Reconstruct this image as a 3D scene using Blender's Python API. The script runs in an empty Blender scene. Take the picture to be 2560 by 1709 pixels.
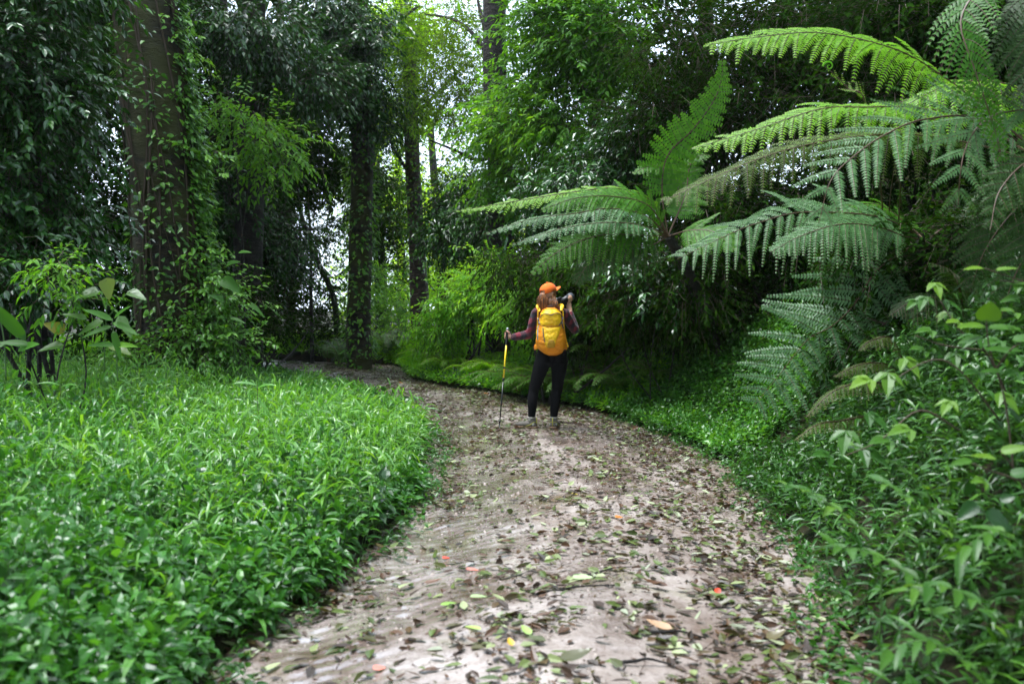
import bpy, math
import numpy as np
from mathutils import Vector

SC = bpy.context.scene
COL = SC.collection
R = math.radians
rng = np.random.default_rng(7)

# ------------------------------------------------------------------ camera
F_PX = 995.6
PITCH = R(2.44)
CAM_H = 1.5
cam_data = bpy.data.cameras.new("camera")
cam_data.lens = 35.0
cam_data.sensor_width = 36.0
cam_data.clip_start = 0.05
cam_data.clip_end = 5000
cam_data.dof.use_dof = True
cam_data.dof.focus_distance = 11.6
cam_data.dof.aperture_fstop = 2.4
cam = bpy.data.objects.new("camera", cam_data)
cam.location = (0, 0, CAM_H)
cam.rotation_euler = (R(90) - PITCH, 0, 0)
COL.objects.link(cam)
SC.camera = cam

# ------------------------------------------------------------------ world and sun
SUN_EL, SUN_AZ = R(64), R(10)
world = bpy.data.worlds.new("World")
SC.world = world
world.use_nodes = True
wn = world.node_tree.nodes
wl = world.node_tree.links
wn.clear()
w_out = wn.new("ShaderNodeOutputWorld")
w_bg = wn.new("ShaderNodeBackground")
w_sky = wn.new("ShaderNodeTexSky")
w_sky.sky_type = 'NISHITA'
w_sky.sun_disc = False
w_sky.sun_elevation = SUN_EL
w_sky.sun_rotation = SUN_AZ
w_sky.altitude = 900
w_sky.air_density = 1.0
w_sky.dust_density = 3.0
# thin overcast: the clear sky veiled by white cloud
w_mix = wn.new("ShaderNodeMixRGB")
w_mix.blend_type = 'MIX'
w_mix.inputs['Fac'].default_value = 0.72
w_mix.inputs['Color2'].default_value = (9.2, 11.0, 12.8, 1)
w_geo = wn.new("ShaderNodeTexCoord")
w_sep = wn.new("ShaderNodeSeparateXYZ")
w_max = wn.new("ShaderNodeMath"); w_max.operation = 'MAXIMUM'; w_max.inputs[1].default_value = 0.06
w_com = wn.new("ShaderNodeCombineXYZ")
wl.new(w_geo.outputs['Generated'], w_sep.inputs[0])
wl.new(w_sep.outputs['X'], w_com.inputs['X'])
wl.new(w_sep.outputs['Y'], w_com.inputs['Y'])
wl.new(w_sep.outputs['Z'], w_max.inputs[0])
wl.new(w_max.outputs[0], w_com.inputs['Z'])
wl.new(w_com.outputs[0], w_sky.inputs['Vector'])
wl.new(w_sky.outputs['Color'], w_mix.inputs['Color1'])
wl.new(w_mix.outputs['Color'], w_bg.inputs['Color'])
w_bg.inputs['Strength'].default_value = 0.10
wl.new(w_bg.outputs[0], w_out.inputs['Surface'])

sun_data = bpy.data.lights.new("sun", 'SUN')
sun_data.energy = 2.8
sun_data.angle = R(30)
sun_data.color = (0.97, 0.99, 1.0)
sun = bpy.data.objects.new("sun", sun_data)
# light comes from high up, ahead of the camera and a little to the left
sun.rotation_euler = Vector((-0.60, 0.02, 2.0)).to_track_quat('Z', 'Y').to_euler()
sun.location = (0, 0, 30)
COL.objects.link(sun)

SC.view_settings.view_transform = 'Standard'
SC.view_settings.look = 'None'
SC.view_settings.gamma = 1
SC.view_settings.exposure = 1.36
SC.cycles.max_bounces = 5
SC.cycles.diffuse_bounces = 3
SC.cycles.glossy_bounces = 2
SC.cycles.transmission_bounces = 3
SC.cycles.transparent_max_bounces = 4
SC.cycles.caustics_reflective = False
SC.cycles.caustics_refractive = False
SC.cycles.sample_clamp_indirect = 6
SC.cycles.use_denoising = True
SC.cycles.use_adaptive_sampling = True
SC.cycles.adaptive_threshold = 0.02

# ------------------------------------------------------------------ pixel -> world (only used once, to survey positions)
_c, _s = math.cos(PITCH), math.sin(PITCH)
def P(px, py, d):
    a = (px - 512.0) / F_PX
    b = (341.5 - py) / F_PX
    y = _c + b * _s
    z = -_s + b * _c
    return np.array([a / y * d, d, CAM_H + z / y * d])

# ------------------------------------------------------------------ numpy helpers
def nrm(v):
    v = np.asarray(v, float)
    return v / np.maximum(np.linalg.norm(v, axis=-1, keepdims=True), 1e-9)

def sstep(a, b, x):
    t = np.clip((x - a) / (b - a), 0, 1)
    return t * t * (3 - 2 * t)

_nk = np.random.default_rng(3).normal(size=(14, 3)); _np_ = np.random.default_rng(4).uniform(0, 6.28, 14)
def snoise(p, scale=1.0):
    """cheap smooth noise in about -1..1"""
    p = np.asarray(p, float) / scale
    out = np.zeros(p.shape[:-1])
    for k in range(14):
        f = 1.0 if k < 7 else 2.1
        out += np.sin(p @ (_nk[k] * f) * 2.2 + _np_[k]) * (1.0 if k < 7 else 0.5)
    return out / 5.0

class Geo:
    """collects triangles; becomes ONE mesh"""
    def __init__(self):
        self.V, self.T, self.C, self.M, self.n = [], [], [], [], 0
    def add(self, V, T, tint=0.5, mat=0):
        V = np.asarray(V, float).reshape(-1, 3); T = np.asarray(T, int).reshape(-1, 3)
        self.V.append(V); self.T.append(T + self.n)
        self.C.append(np.broadcast_to(np.asarray(tint, float), (len(V),)).copy())
        self.M.append(np.full(len(T), mat, int)); self.n += len(V)
        return self
    def mesh(self, name, mats, smooth=False):
        V = np.concatenate(self.V); T = np.concatenate(self.T)
        C = np.concatenate(self.C); M = np.concatenate(self.M)
        me = bpy.data.meshes.new(name)
        me.vertices.add(len(V)); me.vertices.foreach_set('co', V.astype(np.float32).ravel())
        me.loops.add(len(T) * 3); me.loops.foreach_set('vertex_index', T.astype(np.int32).ravel())
        me.polygons.add(len(T))
        me.polygons.foreach_set('loop_start', np.arange(0, len(T) * 3, 3, dtype=np.int32))
        me.update(calc_edges=True)
        me.polygons.foreach_set('material_index', M.astype(np.int32))
        me.polygons.foreach_set('use_smooth', np.full(len(T), bool(smooth)))
        a = me.attributes.new('tint', 'FLOAT', 'POINT'); a.data.foreach_set('value', C.astype(np.float32))
        for m in (mats if isinstance(mats, (list, tuple)) else [mats]): me.materials.append(m)
        return me

def link(name, me, parent=None):
    o = bpy.data.objects.new(name, me); COL.objects.link(o)
    if parent is not None: o.parent = parent
    return o

def tag(o, label=None, cat=None, group=None, kind=None):
    if label: o['label'] = label
    if cat: o['category'] = cat
    if group: o['group'] = group
    if kind: o['kind'] = kind
    return o

def thing(name, label, cat, loc=(0, 0, 0), group=None, rz=0.0):
    o = bpy.data.objects.new(name, None); COL.objects.link(o)
    o.location = tuple(float(c) for c in loc); o.rotation_euler = (0, 0, rz); o.empty_display_size = 0.1
    return tag(o, label, cat, group)

def part(name, geo, mats, root, smooth=False, local=False):
    """one mesh under its thing; geometry given in world space unless local"""
    if not local:
        off = np.array(root.location)
        geo.V = [v - off for v in geo.V]
    return link(name, geo.mesh(name, mats, smooth), root)

# ------------------------------------------------------------------ materials
def new_mat(name):
    m = bpy.data.materials.new(name); m.use_nodes = True
    nt = m.node_tree; nt.nodes.clear()
    return m, nt.nodes, nt.links

def ramp(N, L, fac, stops):
    r = N.new("ShaderNodeValToRGB")
    while len(r.color_ramp.elements) < len(stops): r.color_ramp.elements.new(0.5)
    for e, (p, c) in zip(r.color_ramp.elements, stops):
        e.position = p; e.color = (*c, 1)
    L.new(fac, r.inputs[0])
    return r.outputs[0]

def leaf_mat(name, cols, rough=0.38, trans=0.3, spec=0.5, tcol=(1.25, 1.15, 0.35), coat=0.0):
    m, N, L = new_mat(name)
    out = N.new("ShaderNodeOutputMaterial")
    at = N.new("ShaderNodeAttribute"); at.attribute_name = 'tint'
    k = len(cols)
    col = ramp(N, L, at.outputs['Fac'], [(i / max(k - 1, 1), c) for i, c in enumerate(cols)])
    if spec > 0:
        bs = N.new("ShaderNodeBsdfPrincipled")
        L.new(col, bs.inputs['Base Color'])
        bs.inputs['Roughness'].default_value = rough
        bs.inputs['Specular IOR Level'].default_value = spec
    else:                                   # matt leaf
        bs = N.new("ShaderNodeBsdfDiffuse"); L.new(col, bs.inputs['Color'])
    if trans > 0:
        tr = N.new("ShaderNodeBsdfTranslucent")
        mu = N.new("ShaderNodeMixRGB"); mu.blend_type = 'MULTIPLY'; mu.inputs['Fac'].default_value = 1
        mu.inputs['Color2'].default_value = (*[c * 1.6 for c in tcol], 1)
        L.new(col, mu.inputs['Color1']); L.new(mu.outputs[0], tr.inputs['Color'])
        mx = N.new("ShaderNodeMixShader"); mx.inputs['Fac'].default_value = trans
        L.new(bs.outputs[0], mx.inputs[1]); L.new(tr.outputs[0], mx.inputs[2])
        L.new(mx.outputs[0], out.inputs['Surface'])
    else:
        L.new(bs.outputs[0], out.inputs['Surface'])
    return m

def plain_mat(name, col, rough=0.6, spec=0.4, noise=0.0, nscale=20.0, bump=0.0, bscale=60.0, col2=None, metal=0.0, sheen=0.0):
    m, N, L = new_mat(name)
    out = N.new("ShaderNodeOutputMaterial")
    bs = N.new("ShaderNodeBsdfPrincipled")
    bs.inputs['Base Color'].default_value = (*col, 1)
    bs.inputs['Roughness'].default_value = rough
    bs.inputs['Specular IOR Level'].default_value = spec
    bs.inputs['Metallic'].default_value = metal
    bs.inputs['Sheen Weight'].default_value = sheen
    tc = N.new("ShaderNodeTexCoord")
    if noise > 0 or col2:
        nz = N.new("ShaderNodeTexNoise"); nz.inputs['Scale'].default_value = nscale; nz.inputs['Detail'].default_value = 5
        L.new(tc.outputs['Object'], nz.inputs['Vector'])
        c2 = col2 or tuple(c * (1 - noise) for c in col)
        L.new(ramp(N, L, nz.outputs['Fac'], [(0.3, c2), (0.7, col)]), bs.inputs['Base Color'])
    if bump > 0:
        nb = N.new("ShaderNodeTexNoise"); nb.inputs['Scale'].default_value = bscale; nb.inputs['Detail'].default_value = 6
        L.new(tc.outputs['Object'], nb.inputs['Vector'])
        b = N.new("ShaderNodeBump"); b.inputs['Strength'].default_value = bump; b.inputs['Distance'].default_value = 0.01
        L.new(nb.outputs['Fac'], b.inputs['Height']); L.new(b.outputs[0], bs.inputs['Normal'])
    L.new(bs.outputs[0], out.inputs['Surface'])
    return m

M = {}
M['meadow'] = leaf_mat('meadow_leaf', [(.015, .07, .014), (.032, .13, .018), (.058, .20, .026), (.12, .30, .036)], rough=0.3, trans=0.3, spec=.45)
M['blade'] = leaf_mat('blade_leaf', [(.04, .14, .02), (.07, .21, .03), (.11, .29, .045), (.19, .38, .045)], rough=0.3, trans=0.36, spec=.5)
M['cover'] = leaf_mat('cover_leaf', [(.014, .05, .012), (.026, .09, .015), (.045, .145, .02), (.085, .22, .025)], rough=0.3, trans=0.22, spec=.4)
M['under'] = leaf_mat('lit_under_leaf', [(.05, .17, .015), (.09, .27, .018), (.15, .38, .025), (.26, .48, .04)], rough=.38, trans=.5, spec=.35)  # leaf colour raised to stand in for light on the far bank
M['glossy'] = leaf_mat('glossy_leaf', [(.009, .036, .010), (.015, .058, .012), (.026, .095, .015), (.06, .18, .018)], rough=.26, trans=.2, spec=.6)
M['dark'] = leaf_mat('shaded_leaf', [(.006, .018, .004), (.010, .030, .005), (.017, .048, .006), (.038, .088, .009)], trans=.25, spec=0)  # shade of the wood put into near-black leaf tones
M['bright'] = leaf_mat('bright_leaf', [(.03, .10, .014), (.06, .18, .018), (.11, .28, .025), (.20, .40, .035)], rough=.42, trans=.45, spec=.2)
M['backlit'] = leaf_mat('backlit_leaf', [(.09, .19, .02), (.15, .30, .025), (.24, .42, .035), (.36, .52, .05)], trans=.65, spec=0)  # light from behind painted into paler leaf tones
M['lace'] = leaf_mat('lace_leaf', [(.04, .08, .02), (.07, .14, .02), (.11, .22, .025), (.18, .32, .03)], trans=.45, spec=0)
M['trail'] = leaf_mat('trailing_leaf', [(.010, .038, .008), (.020, .07, .010), (.035, .115, .015), (.075, .19, .02)], rough=.32, trans=.22, spec=.35)
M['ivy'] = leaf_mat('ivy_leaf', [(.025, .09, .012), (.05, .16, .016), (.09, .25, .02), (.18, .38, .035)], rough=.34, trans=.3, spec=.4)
M['fern_lit'] = leaf_mat('fern_lit', [(.10, .25, .012), (.15, .34, .015), (.21, .43, .02), (.28, .5, .03)], rough=0.45, trans=0.55, tcol=(1.1, 1.15, .25))  # lit copy of the frond green, overhead light put into the colour
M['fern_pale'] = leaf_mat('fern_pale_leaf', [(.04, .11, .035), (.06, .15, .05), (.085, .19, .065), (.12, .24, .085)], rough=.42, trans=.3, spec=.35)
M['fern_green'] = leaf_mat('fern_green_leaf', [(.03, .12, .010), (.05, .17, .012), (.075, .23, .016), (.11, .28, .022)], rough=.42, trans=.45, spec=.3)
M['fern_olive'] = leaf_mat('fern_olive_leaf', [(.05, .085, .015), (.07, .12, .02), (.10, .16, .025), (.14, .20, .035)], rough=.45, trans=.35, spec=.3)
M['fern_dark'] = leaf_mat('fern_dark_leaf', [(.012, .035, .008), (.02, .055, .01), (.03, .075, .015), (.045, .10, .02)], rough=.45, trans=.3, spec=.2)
M['big_leaf'] = leaf_mat('big_leaf', [(.05, .12, .02), (.07, .16, .025), (.13, .20, .03), (.30, .25, .03)], rough=0.4, trans=0.4)
M['stem_g'] = plain_mat('green_stem', (.07, .15, .035), 0.5)
M['stem_b'] = plain_mat('brown_stem', (.06, .04, .025), 0.7)
M['rachis'] = plain_mat('fern_rachis', (.09, .05, .025), 0.5)
def bark_mat(name, c1, c2, moss=(.05, .06, .012), mossy=0.45):
    m, N, L = new_mat(name)
    out = N.new("ShaderNodeOutputMaterial"); bs = N.new("ShaderNodeBsdfPrincipled")
    tc = N.new("ShaderNodeTexCoord"); mp = N.new("ShaderNodeMapping"); mp.inputs['Scale'].default_value = (3, 3, 8)
    L.new(tc.outputs['Object'], mp.inputs['Vector'])
    n1 = N.new("ShaderNodeTexNoise"); n1.inputs['Scale'].default_value = 1.6; n1.inputs['Detail'].default_value = 8; n1.inputs['Roughness'].default_value = 0.7
    L.new(mp.outputs[0], n1.inputs['Vector'])
    n2 = N.new("ShaderNodeTexNoise"); n2.inputs['Scale'].default_value = 1.4; n2.inputs['Detail'].default_value = 4
    L.new(tc.outputs['Object'], n2.inputs['Vector'])
    base = ramp(N, L, n1.outputs['Fac'], [(0.42, c1), (0.64, c2)])
    mk = ramp(N, L, n2.outputs['Fac'], [(mossy, (0, 0, 0)), (mossy + .15, (1, 1, 1))])
    mx = N.new("ShaderNodeMixRGB"); mx.inputs['Color2'].default_value = (*moss, 1)
    L.new(mk, mx.inputs['Fac']); L.new(base, mx.inputs['Color1'])
    n3 = N.new("ShaderNodeTexNoise"); n3.inputs['Scale'].default_value = 5.0; n3.inputs['Detail'].default_value = 3
    L.new(tc.outputs['Object'], n3.inputs['Vector'])
    lk = ramp(N, L, n3.outputs['Fac'], [(0.70, (0, 0, 0)), (0.74, (1, 1, 1))])
    m2 = N.new("ShaderNodeMixRGB"); m2.inputs['Color2'].default_value = (.13, .08, .05, 1)
    L.new(lk, m2.inputs['Fac']); L.new(mx.outputs[0], m2.inputs['Color1'])
    L.new(m2.outputs[0], bs.inputs['Base Color']); bs.inputs['Roughness'].default_value = 0.8
    b = N.new("ShaderNodeBump"); b.inputs['Strength'].default_value = 1.0; b.inputs['Distance'].default_value = 0.09
    L.new(n1.outputs['Fac'], b.inputs['Height']); L.new(b.outputs[0], bs.inputs['Normal'])
    L.new(bs.outputs[0], out.inputs['Surface'])
    return m
M['bark'] = bark_mat('mossy_bark', (.004, .003, .002), (.055, .036, .018), moss=(.045, .048, .006), mossy=.42)
M['bark_dark'] = bark_mat('dark_bark', (.008, .006, .005), (.026, .019, .014), mossy=0.6)
M['bark_brown'] = bark_mat('brown_bark', (.02, .012, .008), (.09, .055, .035), mossy=0.62)

# ------------------------------------------------------------------ shape generators
TPL = {
 'lo': (np.array([[0, 0, 0], [-.5, .42, .10], [.5, .42, .10], [0, 1, 0]], float), np.array([[0, 3, 1], [0, 2, 3]])),
 'kite': (np.array([[0, 0, 0], [-.5, .18, .05], [.5, .18, .05], [0, 1, 0]], float), np.array([[0, 3, 1], [0, 2, 3]])),
 'hi': (np.array([[0, 0, 0], [0, .3, 0], [0, .65, 0], [0, 1, 0], [-.46, .27, .12], [-.36, .62, .10], [.46, .27, .12], [.36, .62, .10]], float),
        np.array([[0, 1, 4], [1, 5, 4], [1, 2, 5], [2, 3, 5], [0, 6, 1], [1, 6, 7], [1, 7, 2], [2, 7, 3]])),
}
# broad leaf: 5 rings, for single large leaves
def _broad(n=9, base=.5, heart=0.0):
    V, T = [], []
    for i in range(n + 1):
        t = i / n
        w = (math.sin(math.pi * min(1, t ** .62)) ** .8) * .5 if 0 < t < 1 else 0.0
        if heart: w = .5 * min(1, (t / .16)) ** .45 * max(0, 1 - t) ** .72 * 1.12
        back = -heart * .16 * math.exp(-((t - .02) / .12) ** 2)
        for s in (-1, -.5, 0, .5, 1):
            V.append((s * w, t + back * abs(s), .10 * abs(s) * (w * 2) + .02 * math.sin(t * 30) * abs(s)))
    for i in range(n):
        for k in range(4):
            a = i * 5 + k; T += [[a, a + 1, a + 6], [a, a + 6, a + 5]]
    return np.array(V), np.array(T)
TPL['broad'] = _broad()
TPL['heart'] = _broad(heart=1.0)

def leaves(geo, pos, D, U, L, W, droop=0.25, tpl='lo', tint=None, mat=0):
    """pos, D (direction), U (up hint): (n,3); L, W: scalar or (n,)"""
    pos = np.asarray(pos, float); n = len(pos)
    if n == 0: return
    D = nrm(D); U = np.broadcast_to(np.asarray(U, float), (n, 3))
    Rr = np.cross(D, U); Rr = nrm(Rr + 1e-6); Nn = np.cross(Rr, D)
    L = np.broadcast_to(np.asarray(L, float), (n,)); W = np.broadcast_to(np.asarray(W, float), (n,))
    dr = np.broadcast_to(np.asarray(droop, float), (n,))
    tv, tt = TPL[tpl]
    u = tv[:, 0][None]; v = tv[:, 1][None]; w = tv[:, 2][None]
    down = -dr[:, None] * L[:, None] * v ** 2
    V = (pos[:, None] + (u * W[:, None])[..., None] * Rr[:, None] + (v * L[:, None])[..., None] * D[:, None]
         + (w * W[:, None])[..., None] * Nn[:, None])
    V[..., 2] += down
    V += 0  # (n,k,3)
    k = len(tv)
    T = (tt[None] + (np.arange(n) * k)[:, None, None]).reshape(-1, 3)
    if tint is None: tint = rng.random(n)
    geo.add(V.reshape(-1, 3), T, np.repeat(np.broadcast_to(tint, (n,)), k), mat)

def tube(geo, pts, rad, sides=6, mat=0, tint=0.5, wob=0.0, cap=True):
    pts = np.asarray(pts, float); n = len(pts)
    rad = np.broadcast_to(np.asarray(rad, float), (n,))
    T = nrm(np.gradient(pts, axis=0))
    ref = np.array([0, 0, 1.0]) if abs(T[0][2]) < 0.9 else np.array([1.0, 0, 0])
    V = []
    a = nrm(np.cross(T[0], ref))
    ang = np.arange(sides) * 2 * math.pi / sides
    for i in range(n):
        a = nrm(a - T[i] * np.dot(a, T[i])); b = np.cross(T[i], a)
        r = rad[i] * (1 + (wob * snoise(np.stack([np.cos(ang) * 1.3, np.sin(ang) * 1.3, np.full(sides, pts[i][2] * 1.1 + pts[i][0])], -1), 1.0) if wob else 0))
        V.append(pts[i] + (np.cos(ang) * r)[:, None] * a + (np.sin(ang) * r)[:, None] * b)
    V = np.concatenate(V); F = []
    i, k = np.meshgrid(np.arange(n - 1), np.arange(sides), indexing='ij')
    p = (i * sides + k).ravel(); q = (i * sides + (k + 1) % sides).ravel()
    F = np.concatenate([np.stack([p, q, q + sides], -1), np.stack([p, q + sides, p + sides], -1)])
    if cap:
        nv = len(V); V = np.concatenate([V, pts[:1], pts[-1:]])
        kk = np.arange(sides); k2 = (kk + 1) % sides
        F = np.concatenate([F, np.stack([np.full(sides, nv), k2, kk], -1), np.stack([np.full(sides, nv + 1), kk + (n - 1) * sides, k2 + (n - 1) * sides], -1)])
    geo.add(V, F, tint, mat)

def sticks(geo, A, B, r, mat=0, tint=0.5):
    """many thin 3-sided rods from A to B"""
    A = np.asarray(A, float); B = np.asarray(B, float); n = len(A)
    if n == 0: return
    T = nrm(B - A); ref = np.where(np.abs(T[:, 2:3]) < .9, np.array([[0, 0, 1.0]]), np.array([[1.0, 0, 0]]))
    a = nrm(np.cross(T, ref)); b = np.cross(T, a)
    r = np.broadcast_to(np.asarray(r, float), (n,))[:, None]
    V = []
    for P0, rr in ((A, r), (B, r * .6)):
        for k in range(3):
            an = k * 2.0944
            V.append(P0 + (math.cos(an) * a + math.sin(an) * b) * rr)
    V = np.stack(V, 1)
    t = []
    for k in range(3):
        q = (k + 1) % 3; t += [[k, q, 3 + q], [k, 3 + q, 3 + k]]
    Tt = (np.array(t)[None] + (np.arange(n) * 6)[:, None, None]).reshape(-1, 3)
    geo.add(V.reshape(-1, 3), Tt, tint, mat)

def curve(ctrl, n=20):
    """Catmull-Rom through control points"""
    c = np.asarray(ctrl, float)
    if len(c) == 2: return c[0] + (c[1] - c[0]) * np.linspace(0, 1, n)[:, None]
    c = np.concatenate([[2 * c[0] - c[1]], c, [2 * c[-1] - c[-2]]])
    m = len(c) - 3
    out = []
    for t in np.linspace(0, m - 1e-6, n):
        i = int(t); u = t - i
        p0, p1, p2, p3 = c[i:i + 4]
        out.append(.5 * ((2 * p1) + (-p0 + p2) * u + (2 * p0 - 5 * p1 + 4 * p2 - p3) * u * u + (-p0 + 3 * p1 - 3 * p2 + p3) * u ** 3))
    return np.array(out)

def rand_dir(n):
    return nrm(rng.normal(size=(n, 3)))

def foliage(geo, blobs, nspray, k=9, sl=.35, ll=.10, lw=.045, tpl='lo', droop=.25, cl=22, cr=.30, hang=.2,
            shell=.75, upw=.9, clean=0.0, twig=0.0, mat=0, twig_mat=1, tb=0.0, holes=None):
    """leafy sprays in clusters over ellipsoids [(centre, radii, weight)]"""
    mg = .6 * cr + .4 * sl
    blobs = [(b[0], np.maximum(np.asarray(b[1]) - mg, np.asarray(b[1]) * .35), b[2]) for b in blobs]
    w = np.array([b[2] for b in blobs], float); w /= w.sum()
    ncl = max(1, nspray // cl)
    which = rng.choice(len(blobs), ncl, p=w)
    C = np.array([b[0] for b in blobs])[which]; Rd = np.array([b[1] for b in blobs])[which]
    d = rand_dir(ncl)
    rr = shell + (1 - shell) * rng.random(ncl) ** .6 * 1.15
    inner = rng.random(ncl) < .18; rr = np.where(inner, rng.random(ncl) * shell, rr)
    cc = C + d * Rd * rr[:, None]
    outn = nrm(d / Rd)
    if clean > 0:                       # natural gaps
        keep = snoise(cc, 1.1) > (-1 + clean * 1.2) ; cc, outn = cc[keep], outn[keep]; ncl = len(cc)
    if holes is not None:
        keep = np.ones(ncl, bool)
        for hc, hr in holes: keep &= (((cc - hc) / hr) ** 2).sum(1) > 1
        cc, outn = cc[keep], outn[keep]; ncl = len(cc)
    ns = rng.integers(int(cl * .6), int(cl * 1.4) + 1, ncl)
    idx = np.repeat(np.arange(ncl), ns); n = len(idx)
    size = rng.uniform(.6, 1.35, ncl)[idx]
    off = rng.normal(size=(n, 3)) * cr * size[:, None] * np.array([1, 1, .55])
    Ps = cc[idx] + off
    Ts = nrm(outn[idx] * .55 + nrm(off) * .75 + rng.normal(size=(n, 3)) * .35 + np.array([0, 0, -hang]))
    ctint = np.clip(rng.normal(.5, .2, ncl), 0, 1)[idx]
    Ls = sl * rng.uniform(.6, 1.3, n)
    side = nrm(np.cross(Ts, np.array([0, 0, 1.0]) + rng.normal(size=(n, 3)) * .25))
    for j in range(k):
        t = (j + .6) / k
        s = 1 if j % 2 else -1
        pos = Ps + Ts * (Ls * t)[:, None]; pos[:, 2] -= hang * .5 * Ls * t * t
        last = j == k - 1
        D = Ts * (1.6 if last else .65) + side * (0 if last else s * .85) + rng.normal(size=(n, 3)) * .28 + np.array([0, 0, -hang * .6])
        U = np.array([0, 0, 1.0]) * upw + outn[idx] * .45 + rng.normal(size=(n, 3)) * .38
        leaves(geo, pos, D, U, ll * rng.uniform(.65, 1.2, n) * (1 - .25 * t), lw * rng.uniform(.75, 1.15, n),
               droop, tpl, np.clip(ctint * .6 + rng.random(n) * .45 + tb, 0, 1), mat)
    if twig > 0:
        sticks(geo, Ps - Ts * (Ls * .3)[:, None], Ps + Ts * (Ls * .95)[:, None] - np.array([0, 0, 1.0]) * (hang * .4 * Ls)[:, None], twig, twig_mat)
# ================================================================== THE SETTING
_L = np.array([(-4, -1.15), (2, -1.1), (3.9, -1.26), (4.54, -1.25), (5.24, -1.13), (6.07, -.93), (7.1, -.80), (9.2, -.80), (10.9, -.92), (13.5, -1.6),
               (16.1, -2.5), (18, -3.35), (20, -4.5), (21.5, -6.2), (23, -7.5), (24, -12), (25, -20)])
_R = np.array([(-4, 1.2), (2, 1.25), (3.9, 1.42), (4.3, 1.56), (5.0, 1.72), (5.97, 1.86), (7.4, 1.97), (9.16, 2.1), (10.6, 1.97), (11.85, 1.69),
               (13.5, 1.32), (14.6, .73), (16.6, -.35), (17.6, -1.1), (19.1, -1.85), (21.5, -2.3), (23, -2.6), (24, -3.6), (25.5, -6.5), (27, -12), (28, -20)])
def XL(y): return np.interp(y, _L[:, 0], _L[:, 1])
def XR(y): return np.interp(y, _R[:, 0], _R[:, 1])

_B = np.array([(-4, 1.0), (3.9, 1.2), (7.4, 1.9), (9.16, 2.1), (10.6, 1.97), (11.85, 1.69), (13.5, 1.32), (14.6, .85), (16.6, .1), (18, 0.2), (21, 1.2), (26, 3.0), (40, 7.0), (60, 12)])
def XB(y): return np.interp(y, _B[:, 0], _B[:, 1])

def ground_z(x, y):
    x = np.asarray(x, float); y = np.asarray(y, float)
    dl = np.maximum(XL(y) - x, 0); dr = np.maximum(x - XR(y), 0)
    p = np.stack([x, y, np.zeros_like(x)], -1)
    z = .06 * sstep(0, .5, dl) + .012 * np.minimum(dl, 12)
    db = np.maximum(x - XB(y), 0)
    z = z + .05 * sstep(0, .3, dr) + .10 * np.minimum(dr, .7) + .80 * np.clip(db - .35, 0, 2.85) + .6 * np.clip(db - 3.2, 0, 7)
    out = sstep(0, .6, dl + dr)
    z = z + out * (.05 * snoise(p, 1.4) + .12 * sstep(1, 4, dl + dr) * snoise(p, 4.0) + .07 * sstep(.3, 1, dl) * snoise(p, .75))
    # behind the bend the left and middle ground falls away, the far valley floor
    fall = sstep(27, 60, y) * sstep(10, -2, x)
    z = z - 13 * fall - 14 * sstep(60, 160, y)
    far = sstep(60, 400, np.hypot(x, y))
    return z * (1 - far) + far * (-16)

def grid_mesh(xs, ys, zf):
    X, Y = np.meshgrid(xs, ys); Z = zf(X, Y)
    nx, ny = len(xs), len(ys)
    V = np.stack([X, Y, Z], -1).reshape(-1, 3)
    i, j = np.meshgrid(np.arange(ny - 1), np.arange(nx - 1), indexing='ij')
    a = (i * nx + j).ravel()
    T = np.concatenate([np.stack([a, a + 1, a + nx + 1], -1), np.stack([a, a + nx + 1, a + nx], -1)])
    return V, T

def soil_mat():
    m, N, L = new_mat('forest_soil')
    out = N.new("ShaderNodeOutputMaterial"); bs = N.new("ShaderNodeBsdfPrincipled")
    tc = N.new("ShaderNodeTexCoord")
    n1 = N.new("ShaderNodeTexNoise"); n1.inputs['Scale'].default_value = 3; n1.inputs['Detail'].default_value = 8
    L.new(tc.outputs['Object'], n1.inputs['Vector'])
    c = ramp(N, L, n1.outputs['Fac'], [(.35, (.012, .018, .008)), (.55, (.03, .026, .014)), (.72, (.035, .055, .015))])
    L.new(c, bs.inputs['Base Color']); bs.inputs['Roughness'].default_value = .95; bs.inputs['Specular IOR Level'].default_value = .1
    b = N.new("ShaderNodeBump"); b.inputs['Distance'].default_value = .05; b.inputs['Strength'].default_value = .8
    n2 = N.new("ShaderNodeTexNoise"); n2.inputs['Scale'].default_value = 18; n2.inputs['Detail'].default_value = 6
    L.new(tc.outputs['Object'], n2.inputs['Vector']); L.new(n2.outputs['Fac'], b.inputs['Height']); L.new(b.outputs[0], bs.inputs['Normal'])
    L.new(bs.outputs[0], out.inputs['Surface'])
    return m

xs = np.concatenate([-np.geomspace(1500, 15, 24), np.linspace(-14, 14, 240), np.geomspace(15, 1500, 24)])
ys = np.concatenate([-np.geomspace(1500, 6, 16), np.linspace(-5, 32, 260), np.geomspace(33, 1500, 34)])
g = Geo(); g.add(*grid_mesh(xs, ys, lambda x, y: ground_z(x, y) - .14 * sstep(.15, -.12, np.maximum(XL(y) - x, x - XR(y)))))
tag(link('ground', g.mesh('ground', soil_mat(), True)), kind='structure')

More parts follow.
